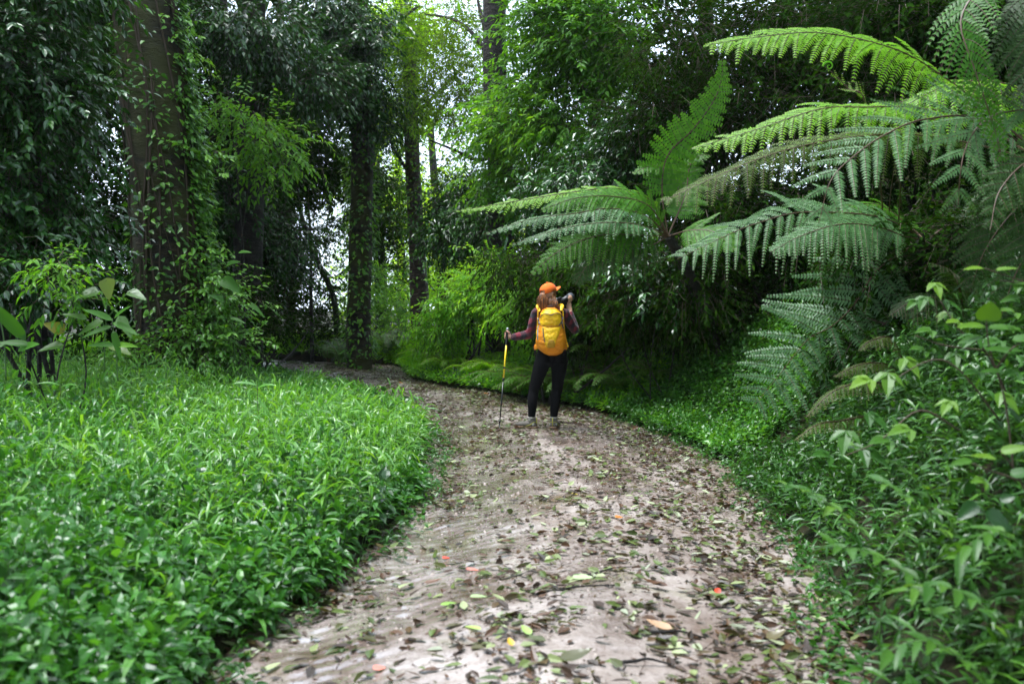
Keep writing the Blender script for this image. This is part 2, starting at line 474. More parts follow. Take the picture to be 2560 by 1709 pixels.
# ---- the muddy path: a sheet of its own over the ground, with rounded ruts and a raised crown
def path_z(x, y):
    x = np.asarray(x, float); y = np.asarray(y, float)
    l, r = XL(y), XR(y); w = np.maximum(r - l, .1); u = (x - l) / w
    p = np.stack([x, y, np.zeros_like(x)], -1)
    crown = .07 * np.exp(-((u - .52) / .22) ** 2) - .03 * np.exp(-((u - .14) / .10) ** 2) - .035 * np.exp(-((u - .85) / .12) ** 2)
    mound = .07 * np.exp(-(((x - .35) / .9) ** 2 + ((y - 6.9) / .75) ** 2)) + .05 * np.exp(-(((x + .1) / .8) ** 2 + ((y - 4.3) / .8) ** 2))
    mound = mound - .05 * np.exp(-(((x + .4) / .5) ** 2 + ((y - 8.6) / .9) ** 2))
    z = -.03 + .7 * crown + .8 * mound + .014 * snoise(p, .55) + .008 * snoise(p * [1, 1.8, 1], .18) + .0025 * snoise(p, .05)
    e = np.minimum(u, 1 - u) * w
    return z - .09 * sstep(.18, -.22, e)

def mud_mat():
    m, N, L = new_mat('wet_mud')
    out = N.new("ShaderNodeOutputMaterial"); bs = N.new("ShaderNodeBsdfPrincipled")
    tc = N.new("ShaderNodeTexCoord")
    def noise(sc, det=6, rough=.6, vec=None):
        n = N.new("ShaderNodeTexNoise"); n.inputs['Scale'].default_value = sc; n.inputs['Detail'].default_value = det; n.inputs['Roughness'].default_value = rough
        L.new(vec or tc.outputs['Object'], n.inputs['Vector']); return n.outputs['Fac']
    base = ramp(N, L, noise(1.7), [(.34, (.17, .115, .09)), (.5, (.33, .27, .24)), (.68, (.48, .42, .39))])
    grit = ramp(N, L, noise(55, 4), [(.3, (.55, .5, .47)), (.6, (1, 1, 1))])
    mu = N.new("ShaderNodeMixRGB"); mu.blend_type = 'MULTIPLY'; mu.inputs['Fac'].default_value = .7
    L.new(base, mu.inputs['Color1']); L.new(grit, mu.inputs['Color2'])
    # green algae film in patches, mostly on the crown
    alg = ramp(N, L, noise(1.1, 7, .7), [(.56, (0, 0, 0)), (.68, (1, 1, 1))])
    mg = N.new("ShaderNodeMixRGB"); mg.inputs['Color2'].default_value = (.15, .16, .04, 1)
    mh = N.new("ShaderNodeMath"); mh.operation = 'MULTIPLY'; mh.inputs[1].default_value = .5
    L.new(alg, mh.inputs[0]); L.new(mh.outputs[0], mg.inputs['Fac']); L.new(mu.outputs[0], mg.inputs['Color1'])
    # crumbs of rotting leaf
    cr = ramp(N, L, noise(24, 3, .7), [(.63, (0, 0, 0)), (.67, (1, 1, 1))])
    mc = N.new("ShaderNodeMixRGB"); mc.inputs['Color2'].default_value = (.05, .032, .02, 1)
    mj = N.new("ShaderNodeMath"); mj.operation = 'MULTIPLY'; mj.inputs[1].default_value = .75
    L.new(cr, mj.inputs[0]); L.new(mj.outputs[0], mc.inputs['Fac']); L.new(mg.outputs[0], mc.inputs['Color1'])
    at = N.new("ShaderNodeAttribute"); at.attribute_name = 'tint'
    wd = ramp(N, L, at.outputs['Fac'], [(.1, (1, 1, 1)), (.9, (.82, .80, .82))])      # soaked mud is darker
    mw = N.new("ShaderNodeMixRGB"); mw.blend_type = 'MULTIPLY'; mw.inputs['Fac'].default_value = 1
    L.new(mc.outputs[0], mw.inputs['Color1']); L.new(wd, mw.inputs['Color2']); L.new(mw.outputs[0], bs.inputs['Base Color'])
    wet = ramp(N, L, at.outputs['Fac'], [(.1, (.40, .40, .40)), (.7, (.12, .12, .12))])
    L.new(wet, bs.inputs['Roughness'])
    L.new(at.outputs['Fac'], bs.inputs['Coat Weight']); bs.inputs['Specular IOR Level'].default_value = .9; bs.inputs['Coat IOR'].default_value = 1.6
    bs.inputs['Coat Roughness'].default_value = .10
    b = N.new("ShaderNodeBump"); b.inputs['Distance'].default_value = .02; sb = ramp(N, L, at.outputs['Fac'], [(.1, (.6, .6, .6)), (.9, (.12, .12, .12))]); L.new(sb, b.inputs['Strength'])
    L.new(noise(26, 7, .65), b.inputs['Height']); L.new(b.outputs[0], bs.inputs['Normal'])
    L.new(bs.outputs[0], out.inputs['Surface'])
    return m
yy = np.concatenate([np.linspace(-3, 3, 40), np.linspace(3.03, 12, 340), np.linspace(12.05, 26.5, 260)])
uu = np.linspace(-.12, 1.12, 90)
Yg, Ug = np.meshgrid(yy, uu, indexing='ij')
Xg = XL(Yg) + (XR(Yg) - XL(Yg)) * Ug
V = np.stack([Xg, Yg, path_z(Xg, Yg)], -1).reshape(-1, 3)
i, j = np.meshgrid(np.arange(len(yy) - 1), np.arange(len(uu) - 1), indexing='ij'); a = (i * len(uu) + j).ravel()
T = np.concatenate([np.stack([a, a + 1, a + len(uu) + 1], -1), np.stack([a, a + len(uu) + 1, a + len(uu)], -1)])
g = Geo()
pn = np.stack([Xg, Yg, Xg * 0], -1)
wetness = np.clip(.15 + 1.2 * np.exp(-((Ug - .17) / .15) ** 2) * (.75 + .4 * snoise(pn, .6)) * sstep(14, 10, Yg) + .55 * (snoise(pn, .45) > .25) * sstep(3, 9, Yg) + .35 * (snoise(pn, .8) + .1), 0, 1)
g.add(V, T, wetness.ravel())
tag(link('path', g.mesh('path', mud_mat(), True)), kind='structure')

# ================================================================== GROUND PLANTS NOBODY COULD COUNT
def scatter(n, x0, x1, y0, y1, keep):
    x = rng.uniform(x0, x1, n); y = rng.uniform(y0, y1, n); k = keep(x, y)
    x, y = x[k], y[k]
    return np.stack([x, y, ground_z(x, y)], -1)

def in_view(x, y, m=1.0):
    return np.abs(x) < np.maximum(y, 0) * .535 + m

def plants(geo, base, H, nleaf, ll, lw, droop, tpl, stem_r=.0018, lean=.35, low=.25, tint0=0.0, edge=None, up=.8, spread=.9):
    """stems with alternate leaves"""
    n = len(base)
    H = np.broadcast_to(H, (n,)) * rng.uniform(.6, 1.2, n)
    az = rng.uniform(0, 6.283, n)
    ln = np.stack([np.cos(az), np.sin(az), np.zeros(n)], -1) * (rng.random(n)[:, None] * lean)
    if edge is not None: ln = ln + edge
    top = base + np.stack([ln[:, 0] * H, ln[:, 1] * H, H], -1)
    if stem_r: sticks(geo, base, top, stem_r, 1)
    pt = rng.random(n)
    a0 = rng.uniform(0, 6.28, n)
    for j in range(nleaf):
        t = low + (1 - low) * (j + rng.random(n) * .7) / nleaf
        pos = base + (top - base) * t[:, None]
        an = a0 + j * 2.6 + rng.normal(size=n) * .5
        D = np.stack([np.cos(an), np.sin(an), rng.uniform(-.1, up, n)], -1)
        U = np.array([0, 0, 1.0]) + rng.normal(size=(n, 3)) * .35
        if j == nleaf - 1: D[:, 2] += .8; D[:, :2] *= .6
        leaves(geo, pos, D, U, ll * rng.uniform(.55, 1.15, n), lw * rng.uniform(.7, 1.15, n), droop * rng.uniform(.5, 1.4, n), tpl,
               np.clip(pt * .45 + rng.random(n) * .4 + tint0 + .12 * t, 0, 1))

# left meadow: low broad-leaved grass near the camera, longer bamboo-like blades farther in
g = Geo()
def left_keep(x, y):
    d = XL(y) - x
    return (d > -.14 + .16 * rng.random(len(x)) - .18 * patchy(x * 2.2, y * 2.2) + .05) & in_view(x, y, .6)
def patchy(x, y): return snoise(np.stack([x, y, x * 0], -1), 1.1)
b = scatter(13500, -5.2, -.6, 3.0, 8.5, lambda x, y: left_keep(x, y) & (rng.random(len(x)) < np.clip(1.15 - (y - 3) * .04, 0, 1)))
dl = XL(b[:, 1]) - b[:, 0]
h = (.18 + .13 * sstep(.1, .8, dl)) * (1 + .6 * patchy(b[:, 0], b[:, 1]))
plants(g, b, (h + .10 * sstep(1, 4, dl)) * rng.choice([.6, 1.0, 1.4], len(b)), 6, .112, .040, .5, 'hi', tint0=-.05, up=.7)
b = scatter(15000, -9, -.6, 7.5, 20.5, lambda x, y: left_keep(x, y))
dl = XL(b[:, 1]) - b[:, 0]
h = (.20 + .09 * sstep(.1, .9, dl)) * (1 + .35 * patchy(b[:, 0], b[:, 1])) * rng.choice([.7, 1.0, 1.25], len(b)) * (1 - .6 * sstep(12, 15, b[:, 1]) * sstep(2.6, 1.0, dl))
plants(g, b, h, 7, .105, .036, .45, 'lo', tint0=-.02, stem_r=0, up=.6)
tag(link('meadow_undergrowth', g.mesh('meadow_undergrowth', [M['meadow'], M['stem_g']])), 'dense low green leafy plants covering the ground along the muddy path', 'undergrowth', kind='stuff')

g = Geo()
b = scatter(1500, -6.5, -.8, 3.0, 12, lambda x, y: left_keep(x, y) & (patchy(y * 1.3, x * 1.3) > .25))
plants(g, b, .34, 6, .13, .065, .4, 'hi', tint0=-.3, up=.5, stem_r=.002)
tag(link('broad_leaved_weeds', g.mesh('broad_leaved_weeds', [M['cover'], M['stem_g']])), 'patches of darker broad-leaved weeds growing through the bright meadow', 'undergrowth', kind='stuff')
g = Geo()
for n_, fx, sg in ((300, XL, -1), (380, XR, 1)):     # creeping runners over the mud at both edges
    y = rng.uniform(3, 15, n_) if sg < 0 else rng.uniform(3, 13, n_)
    x = fx(y) - sg * (.02 + np.abs(rng.normal(size=n_)) * .13)
    b = np.stack([x, y, path_z(x, y) + .005], -1)
    plants(g, b, .06, 5, .06, .028, .3, 'hi', tint0=.0, up=.3, stem_r=.0012, lean=1.2, low=.1)
tag(link('edge_creepers', g.mesh('edge_creepers', [M['cover'], M['stem_g']])), 'small creeping seedlings straggling from both verges onto the mud', 'undergrowth', kind='stuff')
g = Geo()
def blade_keep(x, y):
    d = XL(y) - x
    return (d > .05) & in_view(x, y, .4) & (rng.random(len(x)) < .25 + .75 * sstep(4.2, 6.2, y + .35 * d * 0 + .6 * patchy(x, y)))
b = scatter(9000, -7.5, -.7, 4.0, 14.5, blade_keep)
dl = XL(b[:, 1]) - b[:, 0]
h = (.33 + .22 * sstep(.2, 1.4, dl) * sstep(5, 8, b[:, 1])) * (1 + .22 * patchy(b[:, 1], b[:, 0]))
h = h * (1 - .45 * sstep(9.5, 12.5, b[:, 1]) * sstep(3.4, 1.8, dl))
plants(g, b, h, 6, .185, .021, .55, 'hi', stem_r=.0016, lean=.3, low=.35, tint0=.08, up=1.2)
b = scatter(2200, -7, -.9, 5.4, 12.5, blade_keep)
plants(g, b, .52 - .2 * sstep(9, 12, b[:, 1]), 5, .26, .024, .6, 'hi', stem_r=.0016, lean=.3, low=.5, tint0=.12, up=1.4)
tag(link('meadow_grass', g.mesh('meadow_grass', [M['blade'], M['stem_g']])), 'arching bamboo-like grass blades in the meadow beside the muddy path', 'grass', kind='stuff')

# fringe beyond the bend, between the path and the wood
g = Geo()
b = scatter(13000, -12, 1, 21, 33, lambda x, y: ((x > XR(y) + .05) | (x < XL(y))) & in_view(x, y, .5))
plants(g, b, .5, 7, .17, .03, .6, 'lo', stem_r=0, tint0=.05, up=1.2)
tag(link('verge_grass', g.mesh('verge_grass', [M['under'], M['stem_g']])), 'soft green grass at the far bend of the path under the trees', 'grass', kind='stuff')

# right-hand ground cover along the foot of the bank
g = Geo()
def rk(x, y):
    d = x - XR(y); return (d > -.16 + .16 * rng.random(len(x)) - .2 * patchy(x * 2, y * 2)) & (d < 4.2) & in_view(x, y, .4)
b = scatter(26000, -2.5, 6.5, 6.8, 20.5, rk)
d = b[:, 0] - XR(b[:, 1])
h = (.13 + .16 * sstep(.1, 1.2, d)) * (1 + .3 * patchy(b[:, 0], b[:, 1]))
plants(g, b, h, 7, .07, .031, .3, 'lo', stem_r=0, up=.5, tint0=0.0)
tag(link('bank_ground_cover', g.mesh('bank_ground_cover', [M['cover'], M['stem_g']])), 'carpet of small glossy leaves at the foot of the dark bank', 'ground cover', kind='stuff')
g = Geo()
b = scatter(17000, -.4, 5.4, 9.5, 17.5, lambda x, y: (x > XR(y) - .1) & (x - XR(y) < 3.6))
plants(g, b, .14 + .24 * sstep(.1, 1.5, b[:, 0] - XR(b[:, 1])), 7, .078, .036, .3, 'lo', stem_r=0, up=.6, tint0=.22)  # lighter leaf tones make up for light missing on this slope
tag(link('slope_ground_cover', g.mesh('slope_ground_cover', [M['meadow'], M['stem_g']])), 'mound of small glossy leaves coloured as if lit on the slope beside the person', 'ground cover', kind='stuff')
# taller herbs past the person, light painted in by a brighter leaf colour
g = Geo()
b = scatter(15000, -3, 3.6, 13.2, 24, lambda x, y: (x > XR(y) - .15 + .2 * rng.random(len(x))) & (x < XR(y) + 5) & in_view(x, y, .3))
d = b[:, 0] - XR(b[:, 1])
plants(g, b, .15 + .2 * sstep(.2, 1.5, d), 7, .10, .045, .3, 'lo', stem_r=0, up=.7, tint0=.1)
tag(link('bank_herbs', g.mesh('bank_herbs', [M['under'], M['stem_g']])), 'herbs with light put into their green on the bank past the person', 'undergrowth', kind='stuff')
# near right foreground: trailing grass and lance leaves
g = Geo()
b = scatter(7200, .9, 5.2, 2.4, 8.4, lambda x, y: (x > XR(y) - .02 + .15 * rng.random(len(x)) + .05 * patchy(x * 1.7, y * 1.7) - .10) & in_view(x, y, .4) & (rng.random(len(x)) < .5 + .5 * sstep(0, .8, x - XR(y))))
d = b[:, 0] - XR(b[:, 1])
plants(g, b, (.12 + .30 * sstep(.1, 1.2, d)) * (1 + .4 * patchy(b[:, 0] * 1.5, b[:, 1] * 1.5)), 7, .115, .030, .4, 'hi', stem_r=.0016, lean=.7, up=.6, tint0=-.02)
b = scatter(420, .9, 4.2, 2.8, 7.6, lambda x, y: (x > XR(y) + .05))
plants(g, b, .34, 7, .16, .02, .5, 'hi', stem_r=.0018, lean=.9, up=.9, tint0=.35)
tag(link('trailing_undergrowth', g.mesh('trailing_undergrowth', [M['trail'], M['stem_g']])), 'trailing lance-leaved weeds spilling from the near bank onto the muddy path', 'undergrowth', kind='stuff')

# ================================================================== LEAF LITTER ON THE PATH
M['litter'] = leaf_mat('fallen_leaf', [(.02, .013, .008), (.05, .026, .014), (.10, .05, .025), (.05, .075, .018), (.09, .13, .03), (.20, .24, .09), (.32, .36, .19), (.27, .29, .22)], rough=.38, trans=.08, spec=.4)
def litter_pts(n, y0=2.6, y1=24):
    y = y0 + (y1 - y0) * rng.random(n * 4) ** 1.15
    u = rng.uniform(-.04, 1.04, n * 4); x = XL(y) + (XR(y) - XL(y)) * u
    p = np.stack([x, y, x * 0], -1)
    den = .36 + .6 * snoise(p, .5) + .25 * snoise(p, .2) + .6 * np.exp(-((u - .84) / .13) ** 2) + .35 * np.exp(-((u - .03) / .07) ** 2) + .25 * sstep(9, 13, y)
    den -= .3 * np.exp(-((u - .2) / .12) ** 2) * sstep(9, 7, y)
    k = rng.random(n * 4) < np.clip(den, .10, 1)
    return x[k][:n], y[k][:n]
g = Geo()
x, y = litter_pts(22000); n = len(x)
an = rng.uniform(0, 6.28, n)
z = path_z(x, y)
flat = rng.random(n)
D = np.stack([np.cos(an), np.sin(an), rng.normal(size=n) * .18], -1)
U = np.array([0, 0, 1.0]) + rng.normal(size=(n, 3)) * (.12 + .7 * flat ** 3)[:, None]
big = rng.uniform(.4, 1.3, n) * np.clip(1.1 - (y - 4) * .02, .8, 1.1)
t = rng.random(n); t = np.where(t < .62, t / .62 * .40, np.where(t < .90, .4 + (t - .62) / .28 * .25, .65 + (t - .90) / .10 * .35))
leaves(g, np.stack([x, y, z + .006 + .014 * flat], -1), D, U, (.07 * big), .034 * big * rng.uniform(.7, 1.2, n), rng.normal(size=n) * .12, 'hi', t)
x, y = litter_pts(22000, 2.6, 22); n = len(x); an = rng.uniform(0, 6.28, n)
D = np.stack([np.cos(an), np.sin(an), rng.normal(size=n) * .25], -1)
leaves(g, np.stack([x, y, path_z(x, y) + .006], -1), D, np.array([0, 0, 1.0]) + rng.normal(size=(n, 3)) * .5, rng.uniform(.012, .035, n), rng.uniform(.006, .016, n), 0, 'lo', rng.random(n) * .45)
A = np.stack([x, y, path_z(x, y) + .005], -1)[::6]; m = len(A); an = rng.uniform(0, 6.28, m); ln = rng.uniform(.03, .14, m)
B = A + np.stack([np.cos(an) * ln, np.sin(an) * ln, rng.uniform(0, .012, m)], -1)
sticks(g, A, B, .0018, 0, .08)
tag(link('leaf_litter', g.mesh('leaf_litter', M['litter'])), 'wet fallen leaves and crumbs strewn over the muddy path', 'leaf litter', kind='stuff')

# clods and grit pressed into the mud
g = Geo(); n = 9000
y = rng.uniform(2.7, 13, n); u = rng.uniform(.0, 1.0, n); x = XL(y) + (XR(y) - XL(y)) * u
base = np.array([[1, 0, 0], [-.5, .87, 0], [-.5, -.87, 0], [.2, .1, .62], [-.2, .5, .4], [.5, -.5, .35]]); tt = np.array([[0, 4, 3], [0, 1, 4], [4, 1, 3], [1, 2, 3], [2, 5, 3], [5, 0, 3], [2, 0, 5]])
r = .003 + .012 * rng.random(n) ** 4; an = rng.uniform(0, 6.28, n); ca, sa = np.cos(an), np.sin(an)
Vb = base[None] * r[:, None, None] * rng.uniform(.6, 1.3, (n, 1, 3)); V = np.stack([Vb[..., 0] * ca[:, None] - Vb[..., 1] * sa[:, None], Vb[..., 0] * sa[:, None] + Vb[..., 1] * ca[:, None], Vb[..., 2]], -1)
V = V + np.stack([x, y, path_z(x, y)], -1)[:, None]
g.add(V.reshape(-1, 3), (tt[None] + (np.arange(n) * 6)[:, None, None]).reshape(-1, 3), np.repeat(rng.random(n), 6))
M['grit'] = leaf_mat('mud_grit', [(.10, .07, .055), (.24, .19, .16), (.40, .34, .30)], rough=.45, trans=0)
tag(link('grit', g.mesh('grit', M['grit'], True)), 'small stones and clods of mud pressed into the path', 'grit', kind='stuff')

# separate, larger fallen leaves
def fallen(px, py, L, W, rz, col, label, curl=.1, group='large fallen leaves on the path', name='fallen_leaf', tilt=0.0):
    d = CAM_H * F_PX / (py - 299.0); p = P(px, py, d); x, y = p[0], p[1]
    g = Geo(); D = np.array([[math.cos(rz), math.sin(rz), tilt]])
    leaves(g, np.array([[0, 0, .012 + abs(curl) * L * .5]]), D, np.array([[.1, -.25, 1.0]]), L, W, curl, 'broad', [.5])
    key = 'fl%.2f%.2f%.2f' % col
    if key not in M: M[key] = leaf_mat('leaf_' + key, [col, col], rough=.3, trans=.1)
    o = link(name, g.mesh(name, M[key], True)); o.location = (x, y, float(path_z(x, y)))
    tag(o, label, 'leaf', group)
RED, ORG, PALE, YG, DKG, BRN, YEL, PINK = (.55, .06, .03), (.5, .17, .03), (.42, .47, .26), (.28, .42, .08), (.05, .10, .02), (.12, .055, .025), (.55, .42, .04), (.6, .2, .15)
fallen(442, 556, .05, .03, .3, RED, 'small bright red leaf on bare mud, farther up the path than the pink one')
fallen(465, 571, .085, .03, .2, PINK, 'pinkish red leaf with an upturned edge on the mud', .15)
fallen(424, 583, .10, .035, .1, BRN, 'curled rusty brown leaf beside the pink leaf', -.2)
fallen(572, 586, .115, .06, .05, (.36, .5, .24), 'large pale mint green leaf lying flat mid-path', .02)
fallen(481, 645, .11, .032, 2.4, (.34, .45, .12), 'long folded lime green leaf with its tip raised', .1)
fallen(440, 612, .13, .03, .5, (.2, .36, .05), 'narrow fresh green leaf lying on the mud below the red leaves', .1)
fallen(672, 637, .12, .06, 2.8, (.45, .28, .17), 'pinkish tan leaf curled like a shell', -.25)
fallen(766, 636, .10, .06, .2, (.09, .07, .015), 'round dark olive leaf arched up from the mud', -.35)
fallen(668, 592, .14, .045, 3.0, (.09, .04, .02), 'long dark brown curled leaf behind the tan shell-like leaf', -.25)
fallen(615, 530, .06, .04, .4, ORG, 'orange brown leaf in the leafy belt of the path', .1)
fallen(717, 594, .06, .035, 1.2, RED, 'upright dark red scrap of leaf', .2, tilt=.5)
fallen(373, 675, .06, .04, .6, PINK, 'coral pink scrap of leaf at the bottom edge of the path', .1)
fallen(571, 505, .055, .03, .2, YEL, 'small yellow leaf on the smooth mound of mud', .1)
fallen(512, 668, .05, .03, 1.9, (.6, .35, .03), 'small amber leaf stuck upright in a leaf pile', .1, tilt=.6)
fallen(830, 600, .11, .035, .1, (.3, .42, .2), 'pale green lance leaf at the weedy edge of the path', .1)
fallen(560, 683, .14, .07, .3, (.06, .06, .015), 'broad dark leaf at the very bottom of the path', -.2)
fallen(470, 607, .09, .03, .2, (.3, .42, .18), 'slender pale green leaf next to the fresh green one', .08)
fallen(530, 656, .09, .04, 2.0, (.28, .42, .1), 'yellow green leaf on top of a small leaf pile', .1, tilt=.3)
fallen(398, 384, .09, .05, 0, (.5, .22, .05), 'small tan leaf far along the path near the bend')
fallen(484, 391, .10, .05, .5, ORG, 'orange leaf at the far grassy side of the path')
# a hundred further leaves which nothing tells apart
specimens = []
for k, (L_, W_, c_) in enumerate([(.085, .04, 1), (.075, .035, 4), (.09, .042, 6), (.08, .03, 3)]):
    gg = Geo(); leaves(gg, np.array([[0, 0, .012]]), np.array([[1.0, 0, 0]]), np.array([[.1, .2, 1.0]]), L_, W_, [.12, -.15, .1, .18][k], 'broad', [c_ / 7])
    specimens.append(gg.mesh('fallen_leaf', M['litter'], True))
x, y = litter_pts(260, 3.9, 8.5)
for k in range(110):
    o = bpy.data.objects.new('fallen_leaf', specimens[k % 4]); COL.objects.link(o)
    o.location = (x[k], y[k], float(path_z(x[k], y[k])) + .002); o.rotation_euler = (rng.normal() * .2, rng.normal() * .2, rng.uniform(0, 6.28))
    s = rng.uniform(.7, 1.25); o.scale = (s, s, s)
    tag(o, 'plain brown or green fallen leaf among the many on the near path', 'leaf', 'plain fallen leaves on the near path')

def twig(px0, py0, px1, py1, r, label, fork=False):
    a = P(px0, py0, CAM_H * F_PX / (py0 - 299.0)); b = P(px1, py1, CAM_H * F_PX / (py1 - 299.0))
    for q in (a, b): q[2] = float(path_z(q[0], q[1])) + r + .003
    mid = (a + b) / 2 + np.array([0.01, .02, .012]); g = Geo(); c = curve([a, a * .7 + b * .3 + [0, .01, .006], mid, b], 12)
    off = a.copy(); tube(g, c - off, np.linspace(r, r * .5, 12), 6, wob=.15)
    if fork: tube(g, curve([c[7] - off, c[7] - off + [.05, .04, .01], c[7] - off + [.11, .05, .0]], 6), np.linspace(r * .6, r * .3, 6), 5)
    o = link('fallen_twig', g.mesh('fallen_twig', M['bark_dark'], True)); o.location = tuple(off)
    tag(o, label, 'twig', 'fallen twigs on the path')
twig(530, 588, 504, 585, .004, 'thin bent brown twig left of the pale mint leaf', True)
twig(534, 607, 620, 593, .007, 'long dark twig lying across the path below the mint leaf')
twig(622, 676, 672, 672, .008, 'short thick dark twig near the bottom of the path')
twig(650, 640, 706, 640, .007, 'dark stick lying level beside the shell-like tan leaf')
twig(585, 582, 640, 572, .005, 'slim dark twig pointing away up the path above the mint leaf')
twig(560, 424, 640, 428, .006, 'long brown twig on the leaves behind the heels of the person', True)
twig(760, 545, 800, 530, .006, 'brown twig half under the weeds on the near bank side', True)
# ================================================================== TREES
def E(px, py, d, rx, rz, ry, w=1.0):
    """an ellipsoid of foliage: centre surveyed from the photo, radii turned into metres"""
    return (P(px, py, d), np.array([rx / F_PX * d, ry, rz / F_PX * d]), w * (rx * rz / F_PX ** 2 * d * d))

def trunk_part(root, pts, rad, mat, name='trunk', sides=16, wob=.08, n=40, limbs=()):
    g = Geo(); c = curve(pts, n)
    r = np.interp(np.linspace(0, 1, n), np.linspace(0, 1, len(rad)), rad)
    tube(g, c, r, sides, wob=wob)
    for lp, lr in limbs:
        cc = curve(lp, 16); tube(g, cc, np.linspace(lr, lr * .35, 16), 7, wob=.12)
    return part(name, g, mat, root, smooth=True)

def crown_part(root, blobs, n, mat, name='crown', twig=.004, **kw):
    g = Geo(); foliage(g, blobs, n, twig=twig, **kw)
    return part(name, g, [mat, M['stem_b']], root)

def gz(p): return float(ground_z(p[0], p[1]))
def base_at(px, d):
    p = P(px, 300, d); p[2] = gz(p); return p

# ---- the big ivy-clad tree on the meadow side
b0 = base_at(176, 13.0)
big = thing('ivy_clad_tree', 'massive mossy trunk wrapped in green climbing ivy at the back of the bright meadow', 'tree', b0)
tp = [b0 + [0, 0, -.3], P(174, 330, 13.0), P(168, 240, 13.0), P(160, 150, 13.0), P(150, 60, 13.0), P(140, -40, 13.0), P(130, -180, 13.2)]
trunk_part(big, tp, [.55, .47, .44, .42, .40, .37, .3], M['bark'], sides=40, wob=.10, n=80,
           limbs=[([P(140, -60, 13), P(220, -120, 14), P(300, -130, 15)], .16)])
tc = curve(tp, 200)
def on_trunk(s, a, extra=0.0):
    i = np.clip((s * 199).astype(int), 0, 198); c = tc[i]
    r = np.interp(s, np.linspace(0, 1, 7), [.53, .47, .44, .42, .40, .37, .3]) + extra
    return c + np.stack([np.cos(a) * r, np.sin(a) * r, np.zeros_like(a)], -1), np.stack([np.cos(a), np.sin(a), a * 0], -1)
g = Geo()
# vine stems: climbing lines on the side of the trunk
VS = []
for k in range(24):
    a0 = rng.normal(.1, .22) if k < 13 else rng.uniform(-2.9, -.4)
    s = np.linspace(0.02, rng.uniform(.55, 1.0), 40)
    a = a0 + .25 * np.sin(s * rng.uniform(5, 14) + rng.uniform(0, 6)) ; pos, nn = on_trunk(s, a, .015)
    tube(g, pos, rng.uniform(.006, .016), 5, mat=1); VS.append((a0, s[-1]))
for k, (a0, smax) in enumerate(VS):
    n = 230 if k < 13 else 55
    s = rng.random(n) * smax; a = a0 + rng.normal(size=n) * (.2 if k < 13 else .28) + .2 * np.sin(s * 9 + k)
    e = np.abs(rng.normal(size=n)) * (.09 if k < 13 else .03); pos, nn = on_trunk(s, a, .02 + e)
    D = nn * .6 + np.stack([-nn[:, 1], nn[:, 0], nn[:, 0] * 0], -1) * rng.normal(size=(n, 1)) * .7 + np.array([0, 0, -.35]) + rng.normal(size=(n, 3)) * .25
    leaves(g, pos, D, nn + np.array([0, 0, .9]) + rng.normal(size=(n, 3)) * .3, rng.uniform(.05, .12, n), rng.uniform(.035, .075, n), .2, 'hi', np.clip(rng.random(n) * .8 + .1 * (k < 13), 0, 1))
# skirt of leaves thickening toward the ground and sprays leaning out on the lit side
foliage(g, [E(200, 345, 12.6, 38, 34, .45), E(215, 300, 12.7, 20, 40, .3), E(150, 358, 12.5, 34, 22, .4), E(232, 345, 12.6, 26, 26, .4)], 900, k=7, sl=.26, ll=.085, lw=.045, tpl='hi', cl=14, cr=.18, twig=.003, mat=0, twig_mat=1, tb=.05)
foliage(g, [E(208, 250, 12.9, 10, 60, .2), E(186, 60, 13, 14, 60, .25), E(196, 150, 13, 9, 60, .2)], 130, k=6, sl=.22, ll=.09, lw=.05, tpl='hi', cl=8, cr=.15, twig=.003, tb=.12)
part('ivy', g, [M['ivy'], M['stem_b']], big)
crown_part(big, [(np.array([-7.2, 14.8, 10.5]), np.array([3.4, 3.0, 2.2]), 1)], 900, M['dark'], k=8, sl=.8, ll=.24, lw=.11, cl=20, cr=.6)

# ---- trees standing in the wood: (name, label, base px, depth, trunk points px/py, radii, bark, crown spec)
def tree(name, label, px, d, line, rad, bark, blobs, n, mat, group=None, limbs=(), wob=.08, sides=14, creeper=0, **kw):
    b = base_at(px, d); r = thing(name, label, 'tree', b, group)
    pts = [b + [0, 0, -.3]] + [P(*q, d) for q in line]
    trunk_part(r, pts, rad, bark, sides=sides, wob=wob, limbs=[([P(*q) for q in lp], lr) for lp, lr in limbs])
    if n: crown_part(r, blobs, n, mat, **kw)
    if creeper:
        c = curve(pts, 200); m = creeper; i = rng.integers(6, 199, m); a = rng.uniform(0, 6.28, m)
        nn = np.stack([np.cos(a), np.sin(a), a * 0], -1); rr = np.interp(i / 199, np.linspace(0, 1, len(rad)), rad)
        g = Geo(); e = np.abs(rng.normal(size=m)) * .1 + .02
        leaves(g, c[i] + nn * (rr + e)[:, None], nn * .7 + rng.normal(size=(m, 3)) * .5 + np.array([0, 0, -.4]), nn + np.array([0, 0, .8]), rng.uniform(.07, .15, m), rng.uniform(.05, .09, m), .2, 'lo')
        part('ivy', g, [M['ivy'], M['stem_b']], r)
    return r

